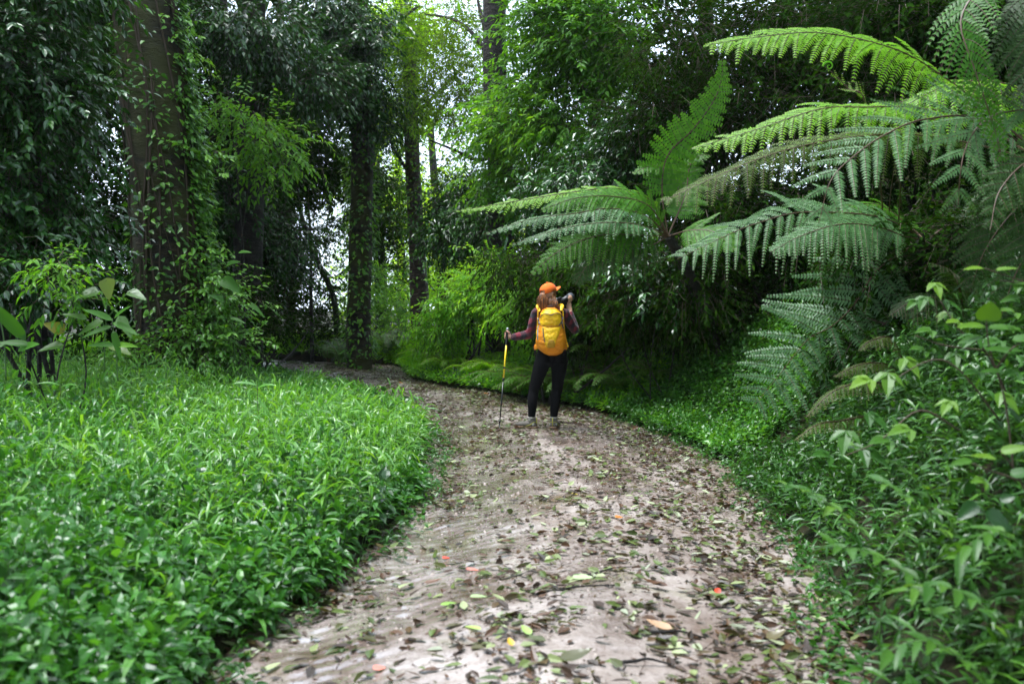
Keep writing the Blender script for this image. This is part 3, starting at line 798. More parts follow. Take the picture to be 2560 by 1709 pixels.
tree('forest_tree', 'straight creeper-speckled dark trunk rising from the ferns at the bend, thickest in mid-wood', 359, 22,
     [(359, 300), (361, 220), (362, 140), (360, 60), (357, -60)], [.30, .26, .25, .24, .22, .18], M['bark'],
     [E(345, 60, 21, 42, 60, 1.2), E(330, 10, 20.5, 60, 42, 1.4), E(372, 120, 21.5, 20, 50, .8)], 1800, M['glossy'], creeper=2600,
     limbs=[([(360, 125, 22), (335, 112, 21.5), (305, 100, 21.3), (262, 98, 21), (225, 104, 20.6)], .10), ([(361, 60, 22), (385, 30, 22), (420, 5, 22)], .08)],
     k=8, sl=.42, ll=.15, lw=.065, cl=16, cr=.33, hang=.4, clean=.35)
tree('forest_tree', 'slightly bowed brown trunk standing on the grassy bend with crown coloured as backlit', 421, 24,
     [(419, 290), (416, 230), (413, 170), (411, 110), (408, 40), (400, -60)], [.25, .22, .19, .18, .17, .15, .12], M['bark_brown'],
     [E(398, 30, 24, 36, 44, 1.3), E(396, 110, 24.5, 34, 46, 1.1)], 1400, M['backlit'], creeper=900,
     limbs=[([(418, 240, 24), (432, 214, 24), (450, 195, 24.5), (470, 186, 25)], .07), ([(411, 120, 24), (440, 90, 24.6), (470, 60, 25)], .06), ([(413, 180, 24), (395, 150, 24), (380, 120, 24)], .05)],
     k=8, sl=.42, ll=.14, lw=.06, cl=14, cr=.36, hang=.25, clean=.25)
tree('forest_tree', 'tall dark trunk with lacy leaves against the white sky, seen only high up', 497, 19.5,
     [(500, 240), (499, 140), (495, 80), (494, 30), (494, -30), (490, -150)], [.26, .25, .24, .23, .23, .22, .18], M['bark_dark'],
     [E(462, 20, 21, 48, 34, 1.5), E(455, 90, 22, 44, 55, 1.6), E(470, 160, 22.5, 34, 45, 1.3), E(430, 60, 23, 30, 60, 1.3), E(485, 60, 22, 30, 70, 1)], 1650, M['lace'],
     limbs=[([(495, 70, 19.5), (478, 40, 20), (455, 20, 20.5), (425, 14, 21)], .055), ([(495, 45, 19.5), (482, 18, 20), (476, -10, 20.2)], .06), ([(499, 150, 19.5), (480, 160, 20.5), (455, 150, 21.4), (430, 140, 22)], .05), ([(497, 110, 19.5), (475, 100, 20.5), (450, 110, 21.4)], .045)],
     k=9, sl=.5, ll=.10, lw=.045, cl=6, cr=.5, hang=.25, clean=.1)
tree('forest_tree', 'thin bare dark trunk beside the bright gap low in the wood', 290, 27, [(290, 290), (289, 250), (286, 200), (284, 120), (280, 0)], [.17, .15, .14, .13, .12, .1], M['bark_dark'],
     [E(262, 170, 26, 52, 60, 2), E(235, 250, 25, 55, 60, 1.6), E(275, 90, 26, 55, 60, 2), E(335, 165, 27, 44, 40, 1.4, .9), E(300, 160, 26, 34, 50, 1.4), E(262, 280, 25, 26, 60, 1.2)], 3300, M['dark'], k=8, sl=.6, ll=.2, lw=.085, cl=18, cr=.5, clean=.15)
tree('forest_tree', 'slender leaning stem crossing the bright gap low in the wood', 338, 26, [(334, 300), (318, 262), (306, 230), (296, 190), (290, 120)], [.09, .08, .07, .06, .05, .04], M['bark_dark'],
     [E(318, 235, 28, 26, 20, 1, 1), E(325, 290, 27, 26, 42, .9, 1.0), E(340, 215, 28, 20, 50, .9), E(305, 300, 27.5, 30, 45, .8, .5)], 620, M['dark'], k=8, sl=.45, ll=.13, lw=.055, cl=9, cr=.36, clean=.5)
tree('forest_tree', 'very thin upright sapling stem just left of the thick creeper-speckled trunk', 312, 24, [(311, 300), (311, 270), (310, 230), (308, 200)], [.05, .045, .04, .03, .02], M['bark_dark'],
     [E(310, 250, 25.5, 22, 60, .8)], 130, M['dark'], k=8, sl=.4, ll=.12, lw=.05, cl=8, cr=.3)
tree('forest_tree', 'dim trunk in the shade between the two main mid-wood trunks', 382, 29, [(381, 290), (378, 240), (376, 200), (372, 120)], [.20, .18, .17, .16, .14], M['bark_dark'],
     [E(385, 215, 29, 36, 40, 1.4), E(390, 270, 30, 34, 34, 1.2), E(372, 175, 29.5, 30, 32, 1.2)], 900, M['dark'], k=8, sl=.5, ll=.17, lw=.075, cl=14, cr=.42, clean=.2, tb=.12)
tree('forest_tree', 'dim forked trunk behind the bowed brown trunk at the bend', 443, 31, [(442, 290), (440, 250), (436, 200), (430, 120)], [.18, .16, .15, .13, .1], M['bark_dark'],
     [E(450, 235, 31, 34, 34, 1.4), E(430, 275, 32, 30, 26, 1.2), E(446, 190, 31, 30, 26, 1.2, .6)], 700, M['backlit'], k=8, sl=.5, ll=.16, lw=.07, cl=14, cr=.42, clean=.35, limbs=[([(440, 250, 31), (455, 215, 31), (466, 180, 31)], .08)])
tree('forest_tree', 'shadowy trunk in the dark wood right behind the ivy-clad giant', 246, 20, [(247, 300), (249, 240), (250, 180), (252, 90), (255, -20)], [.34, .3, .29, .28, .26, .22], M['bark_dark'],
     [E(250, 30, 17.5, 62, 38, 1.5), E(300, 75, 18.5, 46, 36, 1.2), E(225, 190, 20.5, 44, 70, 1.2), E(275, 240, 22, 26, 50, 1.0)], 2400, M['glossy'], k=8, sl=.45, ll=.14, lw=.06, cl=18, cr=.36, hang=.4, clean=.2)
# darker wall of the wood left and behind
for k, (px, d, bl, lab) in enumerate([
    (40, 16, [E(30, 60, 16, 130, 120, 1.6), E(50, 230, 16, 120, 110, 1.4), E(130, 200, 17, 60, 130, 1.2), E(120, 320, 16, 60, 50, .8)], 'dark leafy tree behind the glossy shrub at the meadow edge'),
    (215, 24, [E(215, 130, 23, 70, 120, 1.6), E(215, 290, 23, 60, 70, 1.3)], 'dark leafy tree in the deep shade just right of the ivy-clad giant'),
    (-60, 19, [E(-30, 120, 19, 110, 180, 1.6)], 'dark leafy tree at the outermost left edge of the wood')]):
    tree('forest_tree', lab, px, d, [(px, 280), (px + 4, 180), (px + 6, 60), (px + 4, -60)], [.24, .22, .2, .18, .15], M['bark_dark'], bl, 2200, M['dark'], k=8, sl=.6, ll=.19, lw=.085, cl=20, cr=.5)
tree('forest_tree', 'pale tree coloured as backlit far beyond the two mid-wood trunks', 400, 44, [(402, 300), (400, 240), (398, 150)], [.25, .22, .2, .15], M['bark_dark'],
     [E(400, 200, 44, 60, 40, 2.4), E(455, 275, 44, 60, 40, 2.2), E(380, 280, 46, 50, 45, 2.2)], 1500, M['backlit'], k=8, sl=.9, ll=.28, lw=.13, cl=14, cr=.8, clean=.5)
tree('forest_tree', 'pale tree with crown coloured as backlit far behind the lacy sky gap', 470, 40, [(470, 300), (468, 240), (466, 190)], [.22, .2, .18, .12], M['bark_dark'],
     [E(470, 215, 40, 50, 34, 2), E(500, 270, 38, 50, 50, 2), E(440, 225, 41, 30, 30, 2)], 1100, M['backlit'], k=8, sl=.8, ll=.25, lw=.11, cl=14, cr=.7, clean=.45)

for px, d, bl, lab in [(700, 19, [E(660, 60, 19, 90, 110, 1.5), E(740, 190, 18.5, 100, 90, 1.4)], 'shade-coloured tree on the bank behind the upright fern frond'),
                       (880, 17, [E(840, 40, 17, 110, 110, 1.4), E(900, 200, 16.5, 120, 90, 1.3)], 'shade-coloured tree high on the bank behind the lime fronds'),
                       (1030, 15, [E(1010, 60, 15, 120, 120, 1.3), E(1040, 220, 14.5, 110, 90, 1.2)], 'shade-coloured tree on the bank cut by the right edge of the picture'),
                       (590, 23, [E(590, 200, 22, 80, 90, 1.4), E(560, 270, 22, 70, 50, 1.2)], 'shade-coloured tree deep on the slope behind the person')]:
    tree('forest_tree', lab, px, d, [(px, 240), (px + 4, 140), (px + 6, 20), (px + 4, -60)], [.2, .18, .16, .14, .12], M['bark_dark'], bl, 1500, M['dark'], k=8, sl=.6, ll=.19, lw=.09, cl=20, cr=.5)
# ---- added trees: crowns overhead block sky light at the sides and behind the camera
canopy = thing('added_shade_tree', 'x', 'tree', (0, 0, 0), 'added trees whose crowns block sky light overhead')
g = Geo(); tube(g, curve([[0, 0, -.5], [.1, .1, 4], [0, 0, 8.5]], 20), np.linspace(.3, .12, 20), 10, wob=.1); part('trunk', g, M['bark_dark'], canopy, smooth=True)
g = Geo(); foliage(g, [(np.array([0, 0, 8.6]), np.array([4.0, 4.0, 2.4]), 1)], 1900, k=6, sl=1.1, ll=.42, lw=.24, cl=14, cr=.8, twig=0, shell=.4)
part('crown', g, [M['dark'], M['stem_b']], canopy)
def copy_thing(root, loc, rz, s, label, group):
    o = root.copy(); COL.objects.link(o); o.location = loc; o.rotation_euler = (0, 0, rz); o.scale = (s, s, s); tag(o, label, None, group)
    for ch in root.children:
        c = ch.copy(); COL.objects.link(c); c.parent = o
    return o
for k, (x, y, s_, lab) in enumerate([(-12, 14, 1, 'over the dark wood edge beyond the glossy shrub'), (-9.5, 18.5, 1.1, 'over the deep shade beyond the ivy-clad giant'), (-15.5, 15, 1.1, 'over the outer wood'), (-13.5, 28, 1.2, 'over the wood beyond the bend'),
          (8.8, 6.5, .78, 'over the near part of the fern bank'), (8.2, 12.5, .85, 'over the middle of the fern bank'), (11, 18, 1, 'over the far top of the bank'), (13.5, 9.5, .9, 'high on top of the bank'), (5.2, 1.2, .62, 'beside the camera on the bank side'), (6.9, 4.6, .68, 'over the tree fern roots on the near bank'), (16, 15, 1, 'on the highest part of the bank'),
          (-13.5, 5, 1, 'over the outer edge of the meadow'), (-10.5, -2, 1, 'behind the camera on the meadow side'), (-4, -6.5, 1, 'behind the camera near the path'), (3.5, -6, 1, 'behind the camera on the bank side of the path')]):
    lb = 'added shade tree with closed crown ' + lab
    loc = (x, y, float(ground_z(x, y)))
    if k == 0: canopy.location = loc; canopy.scale = (s_,) * 3; canopy['label'] = lb
    else: copy_thing(canopy, loc, rng.uniform(0, 6.28), s_, lb, 'added trees whose crowns block sky light overhead')

# ================================================================== SHRUBS
def shrub(name, label, cat, px, d, blobs, n, mat, group=None, stems=5, sr=.028, **kw):
    b = base_at(px, d); r = thing(name, label, cat, b, group)
    g = Geo()
    for s in range(stems):
        t = blobs[s % len(blobs)][0] + rng.normal(size=3) * .2
        tube(g, curve([b + rng.normal(size=3) * [.15, .15, 0] + [0, 0, -.1], (b + t) / 2 + rng.normal(size=3) * .1, t], 12), np.linspace(sr, .006, 12), 6)
    part('stems', g, M['bark_dark'], r, smooth=True)
    crown_part(r, blobs, n, mat, name='foliage', **kw)
    return r
shrub('glossy_shrub', 'tall glossy-leaved evergreen shrub with bluish sheen at the left edge of the meadow', 'shrub', 45, 10,
      [E(-5, 60, 10, 75, 75, .9), E(42, 120, 10.2, 54, 70, .7), E(-5, 200, 9.8, 60, 60, .7), E(50, 215, 10.3, 46, 50, .6), E(52, 50, 11, 38, 70, .6), E(30, 270, 9.6, 56, 45, .6), E(20, -40, 10, 90, 60, 1)],
      2700, M['glossy'], k=8, sl=.30, ll=.11, lw=.052, tpl='hi', cl=18, cr=.22, hang=.4, twig=.003, clean=.3)
shrub('leafy_sapling', 'young sapling with fresh green drooping leaves in front of the ivy-clad trunk', 'sapling', 60, 8.6,
      [E(62, 270, 8.6, 24, 18, .3), E(70, 300, 8.6, 26, 20, .3)], 90, M['bright'], k=7, sl=.18, ll=.085, lw=.032, tpl='hi', cl=6, cr=.12, hang=.3, twig=.003, stems=3, sr=.009)
shrub('leafy_sapling', 'bright leafy branch mass hanging in the shade right of the ivy-clad trunk', 'sapling', 232, 15.5,
      [E(236, 112, 15, 24, 22, .5), E(262, 140, 15, 26, 26, .5), E(268, 165, 15.3, 22, 14, .5)], 240, M['bright'], k=8, sl=.36, ll=.12, lw=.048, tpl='hi', cl=9, cr=.25, hang=.35, twig=.004, clean=.2, stems=2, sr=.02)
shrub('leafy_shrub', 'dark shrub low beside the bright gap at the wood floor', 'shrub', 260, 19,
      [E(262, 320, 19, 34, 26, .8), E(240, 300, 18, 24, 40, .6), E(320, 328, 25, 60, 20, .8)], 800, M['dark'], k=8, sl=.3, ll=.11, lw=.045, cl=14, cr=.3)
shrub('leafy_shrub', 'mid green shrub between the foot of the creeper-speckled trunk and the bowed one', 'shrub', 392, 25,
      [E(395, 310, 25, 26, 22, .7), E(380, 290, 26, 20, 26, .7)], 380, M['bright'], k=8, sl=.35, ll=.12, lw=.05, cl=12, cr=.3)
# right of the sky gap: the towering light green mass
shrub('bank_tree', 'towering fresh green leafy tree on the bank, right of the white sky gap', 'tree', 560, 17.5,
      [E(545, 30, 17.5, 46, 60, 1.1), E(530, 110, 17.5, 42, 62, 1.1), E(590, 40, 16.5, 46, 62, 1.1), E(575, 120, 16.5, 42, 42, .9), E(510, 175, 18.5, 34, 42, 1.0), E(502, 118, 18.4, 24, 36, .7), E(560, -60, 17, 80, 50, 1.5)],
      3300, M['bright'], k=8, sl=.42, ll=.15, lw=.055, tpl='hi', cl=18, cr=.3, hang=.3, twig=.004, clean=.35)
shrub('bank_shrub', 'glittering small-leaved shrub right below the white sky gap', 'shrub', 462, 21,
      [E(468, 200, 21, 34, 34, 1), E(455, 235, 21, 30, 26, .9), E(492, 225, 20, 34, 34, .9)], 1500, M['glossy'], k=8, sl=.36, ll=.125, lw=.05, cl=14, cr=.32, hang=.45, clean=.25, tb=.15)
shrub('bank_shrub', 'dark glossy shrub deep in the bank above the long thin fern tip', 'shrub', 590, 15,
      [E(600, 175, 15, 60, 42, .8), E(560, 200, 16, 44, 30, .8), E(650, 140, 14.5, 50, 60, .8)], 1700, M['glossy'], k=8, sl=.36, ll=.125, lw=.05, tpl='hi', cl=14, cr=.3, hang=.35, clean=.3)
shrub('bank_shrub', 'bush with light painted into its yellow-green behind the path bend, left of the person', 'shrub', 470, 18.6,
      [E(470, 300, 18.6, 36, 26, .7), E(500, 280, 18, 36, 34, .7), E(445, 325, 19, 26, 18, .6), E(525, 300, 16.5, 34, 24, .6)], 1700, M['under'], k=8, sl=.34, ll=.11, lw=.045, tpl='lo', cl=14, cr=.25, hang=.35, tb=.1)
shrub('bank_shrub', 'shadowed olive shrub hanging down the bank right behind the head of the person', 'shrub', 555, 14.5,
      [E(560, 290, 14.5, 46, 26, .6), E(530, 262, 15, 42, 24, .6), E(590, 262, 14, 40, 22, .6), E(600, 300, 14.4, 66, 24, .5), E(660, 310, 13.6, 46, 26, .5), E(590, 320, 15, 60, 26, .5)], 2600, M['dark'], k=8, sl=.3, ll=.10, lw=.038, tpl='hi', cl=14, cr=.24, hang=.5, tb=.25)
shrub('bank_shrub', 'sparse dark shrub with a few shiny leaf sprays beside the camera of the person', 'shrub', 650, 12.7,
      [E(635, 262, 12.4, 40, 24, .4), E(668, 290, 12.4, 34, 20, .4)], 210, M['glossy'], k=8, sl=.26, ll=.10, lw=.045, tpl='hi', cl=7, cr=.2, hang=.3, clean=.3, stems=2, sr=.01)
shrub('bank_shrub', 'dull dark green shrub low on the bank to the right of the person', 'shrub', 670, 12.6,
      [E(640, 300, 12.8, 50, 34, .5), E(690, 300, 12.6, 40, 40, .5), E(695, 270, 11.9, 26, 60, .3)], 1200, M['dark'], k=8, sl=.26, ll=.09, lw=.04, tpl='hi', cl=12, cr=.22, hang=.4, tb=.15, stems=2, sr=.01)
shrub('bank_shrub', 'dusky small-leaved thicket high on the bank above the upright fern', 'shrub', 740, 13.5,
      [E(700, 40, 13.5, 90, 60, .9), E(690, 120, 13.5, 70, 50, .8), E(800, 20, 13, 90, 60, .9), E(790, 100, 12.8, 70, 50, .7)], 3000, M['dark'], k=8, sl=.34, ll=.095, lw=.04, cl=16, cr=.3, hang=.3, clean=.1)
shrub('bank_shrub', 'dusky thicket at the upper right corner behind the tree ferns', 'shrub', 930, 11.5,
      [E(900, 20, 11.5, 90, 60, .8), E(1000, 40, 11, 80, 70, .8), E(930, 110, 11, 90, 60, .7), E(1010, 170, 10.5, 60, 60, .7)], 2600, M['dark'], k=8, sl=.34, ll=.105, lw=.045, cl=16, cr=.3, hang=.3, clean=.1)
shrub('bank_shrub', 'shade-coloured thicket under the arching ferns above the ground cover', 'shrub', 770, 12.5,
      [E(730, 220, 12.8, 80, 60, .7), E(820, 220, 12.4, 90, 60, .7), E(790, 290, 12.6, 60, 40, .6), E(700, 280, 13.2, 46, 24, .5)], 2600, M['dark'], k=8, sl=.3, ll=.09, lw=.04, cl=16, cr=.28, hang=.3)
shrub('bank_shrub', 'shade-coloured thicket filling the hollow on the right under the tree ferns', 'shrub', 930, 9.5,
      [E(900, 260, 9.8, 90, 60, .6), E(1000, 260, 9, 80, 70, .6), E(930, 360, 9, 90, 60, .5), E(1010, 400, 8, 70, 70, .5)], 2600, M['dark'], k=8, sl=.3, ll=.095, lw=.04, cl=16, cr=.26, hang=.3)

# ================================================================== FERNS
def frond_geo(ctrl, Lmax, hint, n=26, s0=.10, wp=.075, space=.024, seed=0, droop=.25, tipness=.75, fwd=.55, tb=0.0, rach=.009, fill=.95, curl=0.0):
    r_ = np.random.default_rng(seed); g = Geo()
    c = curve(ctrl, 60); seg = np.linalg.norm(np.diff(c, axis=0), axis=1); s = np.concatenate([[0], np.cumsum(seg)]); tot = s[-1]; s /= tot
    tube(g, c, np.linspace(rach, rach * .2, 60), 5, mat=1)
    st = s0 + (1 - s0) * (np.arange(n) + .5) / n * .985
    T_all = nrm(np.gradient(c, axis=0))
    hint = nrm(np.array(hint, float))
    A = []; Bv = []; PP = []; DD = []; UU = []; LL = []; WW = []; TT = []
    for i, t in enumerate(st):
        q = (t - s0) / (1 - s0)
        ln = Lmax * min(1, .45 + q * 3.2) * (1 - q) ** tipness * 1.12 + .03 * Lmax
        ln *= r_.uniform(.8, 1.1)
        pos = np.array([np.interp(t, s, c[:, k]) for k in range(3)]); T = nrm(np.array([np.interp(t, s, T_all[:, k]) for k in range(3)]))
        Rr = nrm(np.cross(T, hint)); Nn = np.cross(Rr, T)
        for sd in (-1, 1):
            D = nrm(Rr * sd + T * (fwd + .35 * q) + r_.normal(size=3) * .09)
            m = max(4, int(ln / (space * (1 - .35 * q))))
            u = (np.arange(m) + .7) / (m + .6)
            dz = np.array([0, 0, -1.0]); droop_ = droop * r_.uniform(.6, 1.7)
            pts = pos + D * (ln * u)[:, None] + dz * (droop_ * ln * u ** 2)[:, None] + T * (curl * ln * u ** 2)[:, None]
            pd = nrm(D + dz * (2 * droop_ * u)[:, None])
            A.append(np.concatenate([[pos], pts[:-1]])); Bv.append(pts)
            pw = wp * (ln / Lmax) ** .35 * (1 - .82 * u ** 1.6) * np.minimum(1, .7 + u * 3)
            for s2 in (-1, 1):
                perp = np.cross(pd, Nn) * s2
                PP.append(pts - pd * space * .2); DD.append(perp + pd * .45 + dz * .12 + r_.normal(size=(m, 3)) * .07); UU.append(np.broadcast_to(Nn, (m, 3)) + r_.normal(size=(m, 3)) * .08)
                LL.append(pw * r_.uniform(.9, 1.08, m)); WW.append(np.full(m, ln / m * fill)); TT.append(np.clip(r_.random(m) * .5 + .25 + tb + .15 * u, 0, 1))
    A = np.concatenate(A); Bv = np.concatenate(Bv); sticks(g, A, Bv, .0022, 1)
    # terminal leaflets
    leaves(g, np.concatenate(PP), np.concatenate(DD), np.concatenate(UU), np.concatenate(LL), np.concatenate(WW), .12, 'kite', np.concatenate(TT))
    return g
FM = {'lit': 'fern_lit', 'pale': 'fern_pale', 'green': 'fern_green', 'olive': 'fern_olive', 'dark': 'fern_dark'}
def tree_fern(label, crown, trunk_r, fronds, foot=None, name='tree_fern'):
    c = P(*crown); f = base_at(foot[0], foot[1]) if foot else np.array([c[0] + .1, c[1] + .1, gz(c)])
    r = thing(name, label, 'fern', f)
    if trunk_r:
        g = Geo(); tube(g, curve([f + [0, 0, -.2], (f + c) / 2 + [.05, .03, 0], c], 24), np.linspace(trunk_r * 1.2, trunk_r, 24), 12, wob=.2)
        n = 240; h = rng.random(n); a = rng.uniform(0, 6.28, n); ax = f + (c - f) * h[:, None]
        sticks(g, ax + np.stack([np.cos(a), np.sin(a), a * 0], -1) * trunk_r, ax + np.stack([np.cos(a) * 1.5 * trunk_r, np.sin(a) * 1.5 * trunk_r, a * 0 + .06], -1), .008)
        part('trunk', g, M['bark_dark'], r, smooth=True)
    for k, (kind, pts, L, hint, kw) in enumerate(fronds):
        pts3 = [P(*q) for q in pts]
        if kw.pop('from_crown', True): pts3 = [c] + pts3
        g = frond_geo(pts3, L, hint, seed=k * 7 + 1, **kw)
        o = part('frond', g, [M[FM[kind]], M['rachis']], r)
        if 'lb' in kw: o['label'] = kw['lb']
    return r

UP = (0, 0, 1)
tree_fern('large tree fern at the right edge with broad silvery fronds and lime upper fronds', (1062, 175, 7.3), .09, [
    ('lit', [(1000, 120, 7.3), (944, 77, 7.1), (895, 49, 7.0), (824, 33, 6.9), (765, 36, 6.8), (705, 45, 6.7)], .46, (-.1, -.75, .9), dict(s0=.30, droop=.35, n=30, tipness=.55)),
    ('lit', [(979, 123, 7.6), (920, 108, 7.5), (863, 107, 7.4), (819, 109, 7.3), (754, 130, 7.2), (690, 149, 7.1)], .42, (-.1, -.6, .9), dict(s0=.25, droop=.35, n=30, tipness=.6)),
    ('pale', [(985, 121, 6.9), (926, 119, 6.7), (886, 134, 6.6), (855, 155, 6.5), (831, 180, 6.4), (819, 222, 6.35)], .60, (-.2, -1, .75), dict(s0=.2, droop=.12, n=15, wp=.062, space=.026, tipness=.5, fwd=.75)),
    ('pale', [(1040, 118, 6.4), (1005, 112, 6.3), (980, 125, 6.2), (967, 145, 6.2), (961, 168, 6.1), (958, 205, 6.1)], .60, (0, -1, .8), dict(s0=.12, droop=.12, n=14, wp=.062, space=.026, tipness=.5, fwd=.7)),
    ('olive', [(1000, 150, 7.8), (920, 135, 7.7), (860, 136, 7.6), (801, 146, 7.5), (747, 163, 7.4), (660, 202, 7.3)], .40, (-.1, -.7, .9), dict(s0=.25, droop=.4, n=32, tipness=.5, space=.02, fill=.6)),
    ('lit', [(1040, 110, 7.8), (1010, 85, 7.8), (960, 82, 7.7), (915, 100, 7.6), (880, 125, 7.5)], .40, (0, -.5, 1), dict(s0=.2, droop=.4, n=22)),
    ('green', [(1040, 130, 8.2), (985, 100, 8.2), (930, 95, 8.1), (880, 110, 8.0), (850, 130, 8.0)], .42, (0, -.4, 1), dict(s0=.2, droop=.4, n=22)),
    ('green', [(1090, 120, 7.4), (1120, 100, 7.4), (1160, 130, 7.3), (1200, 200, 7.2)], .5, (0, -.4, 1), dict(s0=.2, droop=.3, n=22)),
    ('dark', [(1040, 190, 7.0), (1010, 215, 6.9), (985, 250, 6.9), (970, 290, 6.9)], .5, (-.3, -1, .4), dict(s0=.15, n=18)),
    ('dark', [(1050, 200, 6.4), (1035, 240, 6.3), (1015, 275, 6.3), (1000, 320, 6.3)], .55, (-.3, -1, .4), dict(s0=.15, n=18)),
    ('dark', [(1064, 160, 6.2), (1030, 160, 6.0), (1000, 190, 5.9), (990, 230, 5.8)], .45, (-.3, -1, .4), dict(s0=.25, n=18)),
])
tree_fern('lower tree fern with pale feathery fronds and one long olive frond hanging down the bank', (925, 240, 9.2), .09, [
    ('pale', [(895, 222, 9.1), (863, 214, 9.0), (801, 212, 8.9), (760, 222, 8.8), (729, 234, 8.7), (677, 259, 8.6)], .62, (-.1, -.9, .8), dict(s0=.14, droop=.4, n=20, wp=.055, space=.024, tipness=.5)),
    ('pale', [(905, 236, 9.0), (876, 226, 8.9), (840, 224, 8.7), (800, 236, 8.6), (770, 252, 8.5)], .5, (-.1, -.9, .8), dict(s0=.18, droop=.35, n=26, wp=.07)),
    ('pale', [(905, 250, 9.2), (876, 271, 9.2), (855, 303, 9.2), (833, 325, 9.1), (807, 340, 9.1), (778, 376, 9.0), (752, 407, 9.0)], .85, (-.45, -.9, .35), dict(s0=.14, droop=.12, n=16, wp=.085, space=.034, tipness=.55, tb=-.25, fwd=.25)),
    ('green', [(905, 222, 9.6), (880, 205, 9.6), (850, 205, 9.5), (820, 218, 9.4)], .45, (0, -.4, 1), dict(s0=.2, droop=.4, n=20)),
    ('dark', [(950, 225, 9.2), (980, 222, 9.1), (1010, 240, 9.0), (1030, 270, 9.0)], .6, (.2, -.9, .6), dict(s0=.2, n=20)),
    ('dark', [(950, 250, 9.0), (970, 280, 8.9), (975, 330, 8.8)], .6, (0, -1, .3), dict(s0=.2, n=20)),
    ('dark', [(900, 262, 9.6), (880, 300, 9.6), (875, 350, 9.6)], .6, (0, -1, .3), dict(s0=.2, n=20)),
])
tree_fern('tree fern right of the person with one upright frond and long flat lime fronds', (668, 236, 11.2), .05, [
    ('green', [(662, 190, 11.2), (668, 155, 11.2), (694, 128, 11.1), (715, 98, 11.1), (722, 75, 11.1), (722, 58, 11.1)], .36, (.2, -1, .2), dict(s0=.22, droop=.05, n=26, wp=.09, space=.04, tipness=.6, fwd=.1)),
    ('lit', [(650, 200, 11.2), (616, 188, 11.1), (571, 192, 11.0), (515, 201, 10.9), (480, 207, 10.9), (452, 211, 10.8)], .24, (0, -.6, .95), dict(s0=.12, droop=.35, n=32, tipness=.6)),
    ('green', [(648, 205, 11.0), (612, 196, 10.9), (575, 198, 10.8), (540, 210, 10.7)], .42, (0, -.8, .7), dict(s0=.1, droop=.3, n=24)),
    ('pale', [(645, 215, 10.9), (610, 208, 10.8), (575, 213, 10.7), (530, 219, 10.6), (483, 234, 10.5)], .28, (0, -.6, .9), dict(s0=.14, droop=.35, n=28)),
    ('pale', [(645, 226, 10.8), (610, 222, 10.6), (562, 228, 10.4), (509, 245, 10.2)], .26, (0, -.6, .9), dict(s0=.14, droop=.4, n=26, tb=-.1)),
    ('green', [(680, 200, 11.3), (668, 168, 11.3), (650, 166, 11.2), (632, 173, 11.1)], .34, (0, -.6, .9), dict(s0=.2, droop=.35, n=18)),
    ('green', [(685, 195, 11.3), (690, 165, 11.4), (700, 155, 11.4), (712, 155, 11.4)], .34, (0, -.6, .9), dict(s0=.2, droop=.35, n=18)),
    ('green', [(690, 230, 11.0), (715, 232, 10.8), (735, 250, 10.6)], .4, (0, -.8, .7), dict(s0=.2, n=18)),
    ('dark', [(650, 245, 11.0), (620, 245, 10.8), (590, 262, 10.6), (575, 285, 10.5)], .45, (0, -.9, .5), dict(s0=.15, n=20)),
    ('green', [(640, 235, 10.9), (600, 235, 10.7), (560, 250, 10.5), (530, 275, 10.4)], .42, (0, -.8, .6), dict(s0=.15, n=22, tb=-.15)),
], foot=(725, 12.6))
tree_fern('dark tree fern in the upper right corner with fronds hanging toward the camera', (1015, -20, 6.4), .08, [
    ('green', [(985, -15, 6.2), (961, 20, 6.1), (975, 70, 6.0), (995, 130, 6.0), (1005, 175, 6.0)], .26, (-.8, -.6, .2), dict(s0=.12, droop=.5, n=20, tb=-.25)),
    ('dark', [(1030, 10, 6.2), (1040, 60, 6.1), (1035, 110, 6.0)], .4, (-.5, -.9, .2), dict(s0=.12, n=20)),
    ('green', [(1000, -50, 6.5), (960, -45, 6.5), (925, -20, 6.5)], .36, (0, -.6, .8), dict(s0=.12, n=20)),
], foot=(1080, 6.6))
# curled young shoots
r = thing('young_fern', 'young fern with curled fiddlehead tips between the lime and the silvery fronds', 'fern', base_at(880, 10.2))
for pts, L in [([(885, 330, 10.2), (882, 200, 9.4), (867, 106, 7.9), (848, 88, 7.9), (834, 74, 7.9), (824, 66, 7.9)], .16), ([(887, 330, 10.2), (900, 200, 9.4), (893, 125, 7.9), (886, 108, 7.9)], .13), ([(884, 330, 10.2), (890, 200, 9.4), (905, 120, 7.9)], .14)]:
    g = frond_geo([P(*q) for q in pts], L, (0, -1, .5), n=14, s0=.72, wp=.03, space=.014, droop=-.3, fwd=.8, curl=.5)
    c = P(*pts[-1]); t = np.linspace(0, 9, 26); rr = .05 * np.exp(-t * .22)
    tube(g, c + np.stack([-rr * np.cos(t) + .04, t * 0, rr * np.sin(t)], -1), np.linspace(.008, .003, 26), 5)
    part('frond', g, [M['fern_lit'], M['rachis']], r)

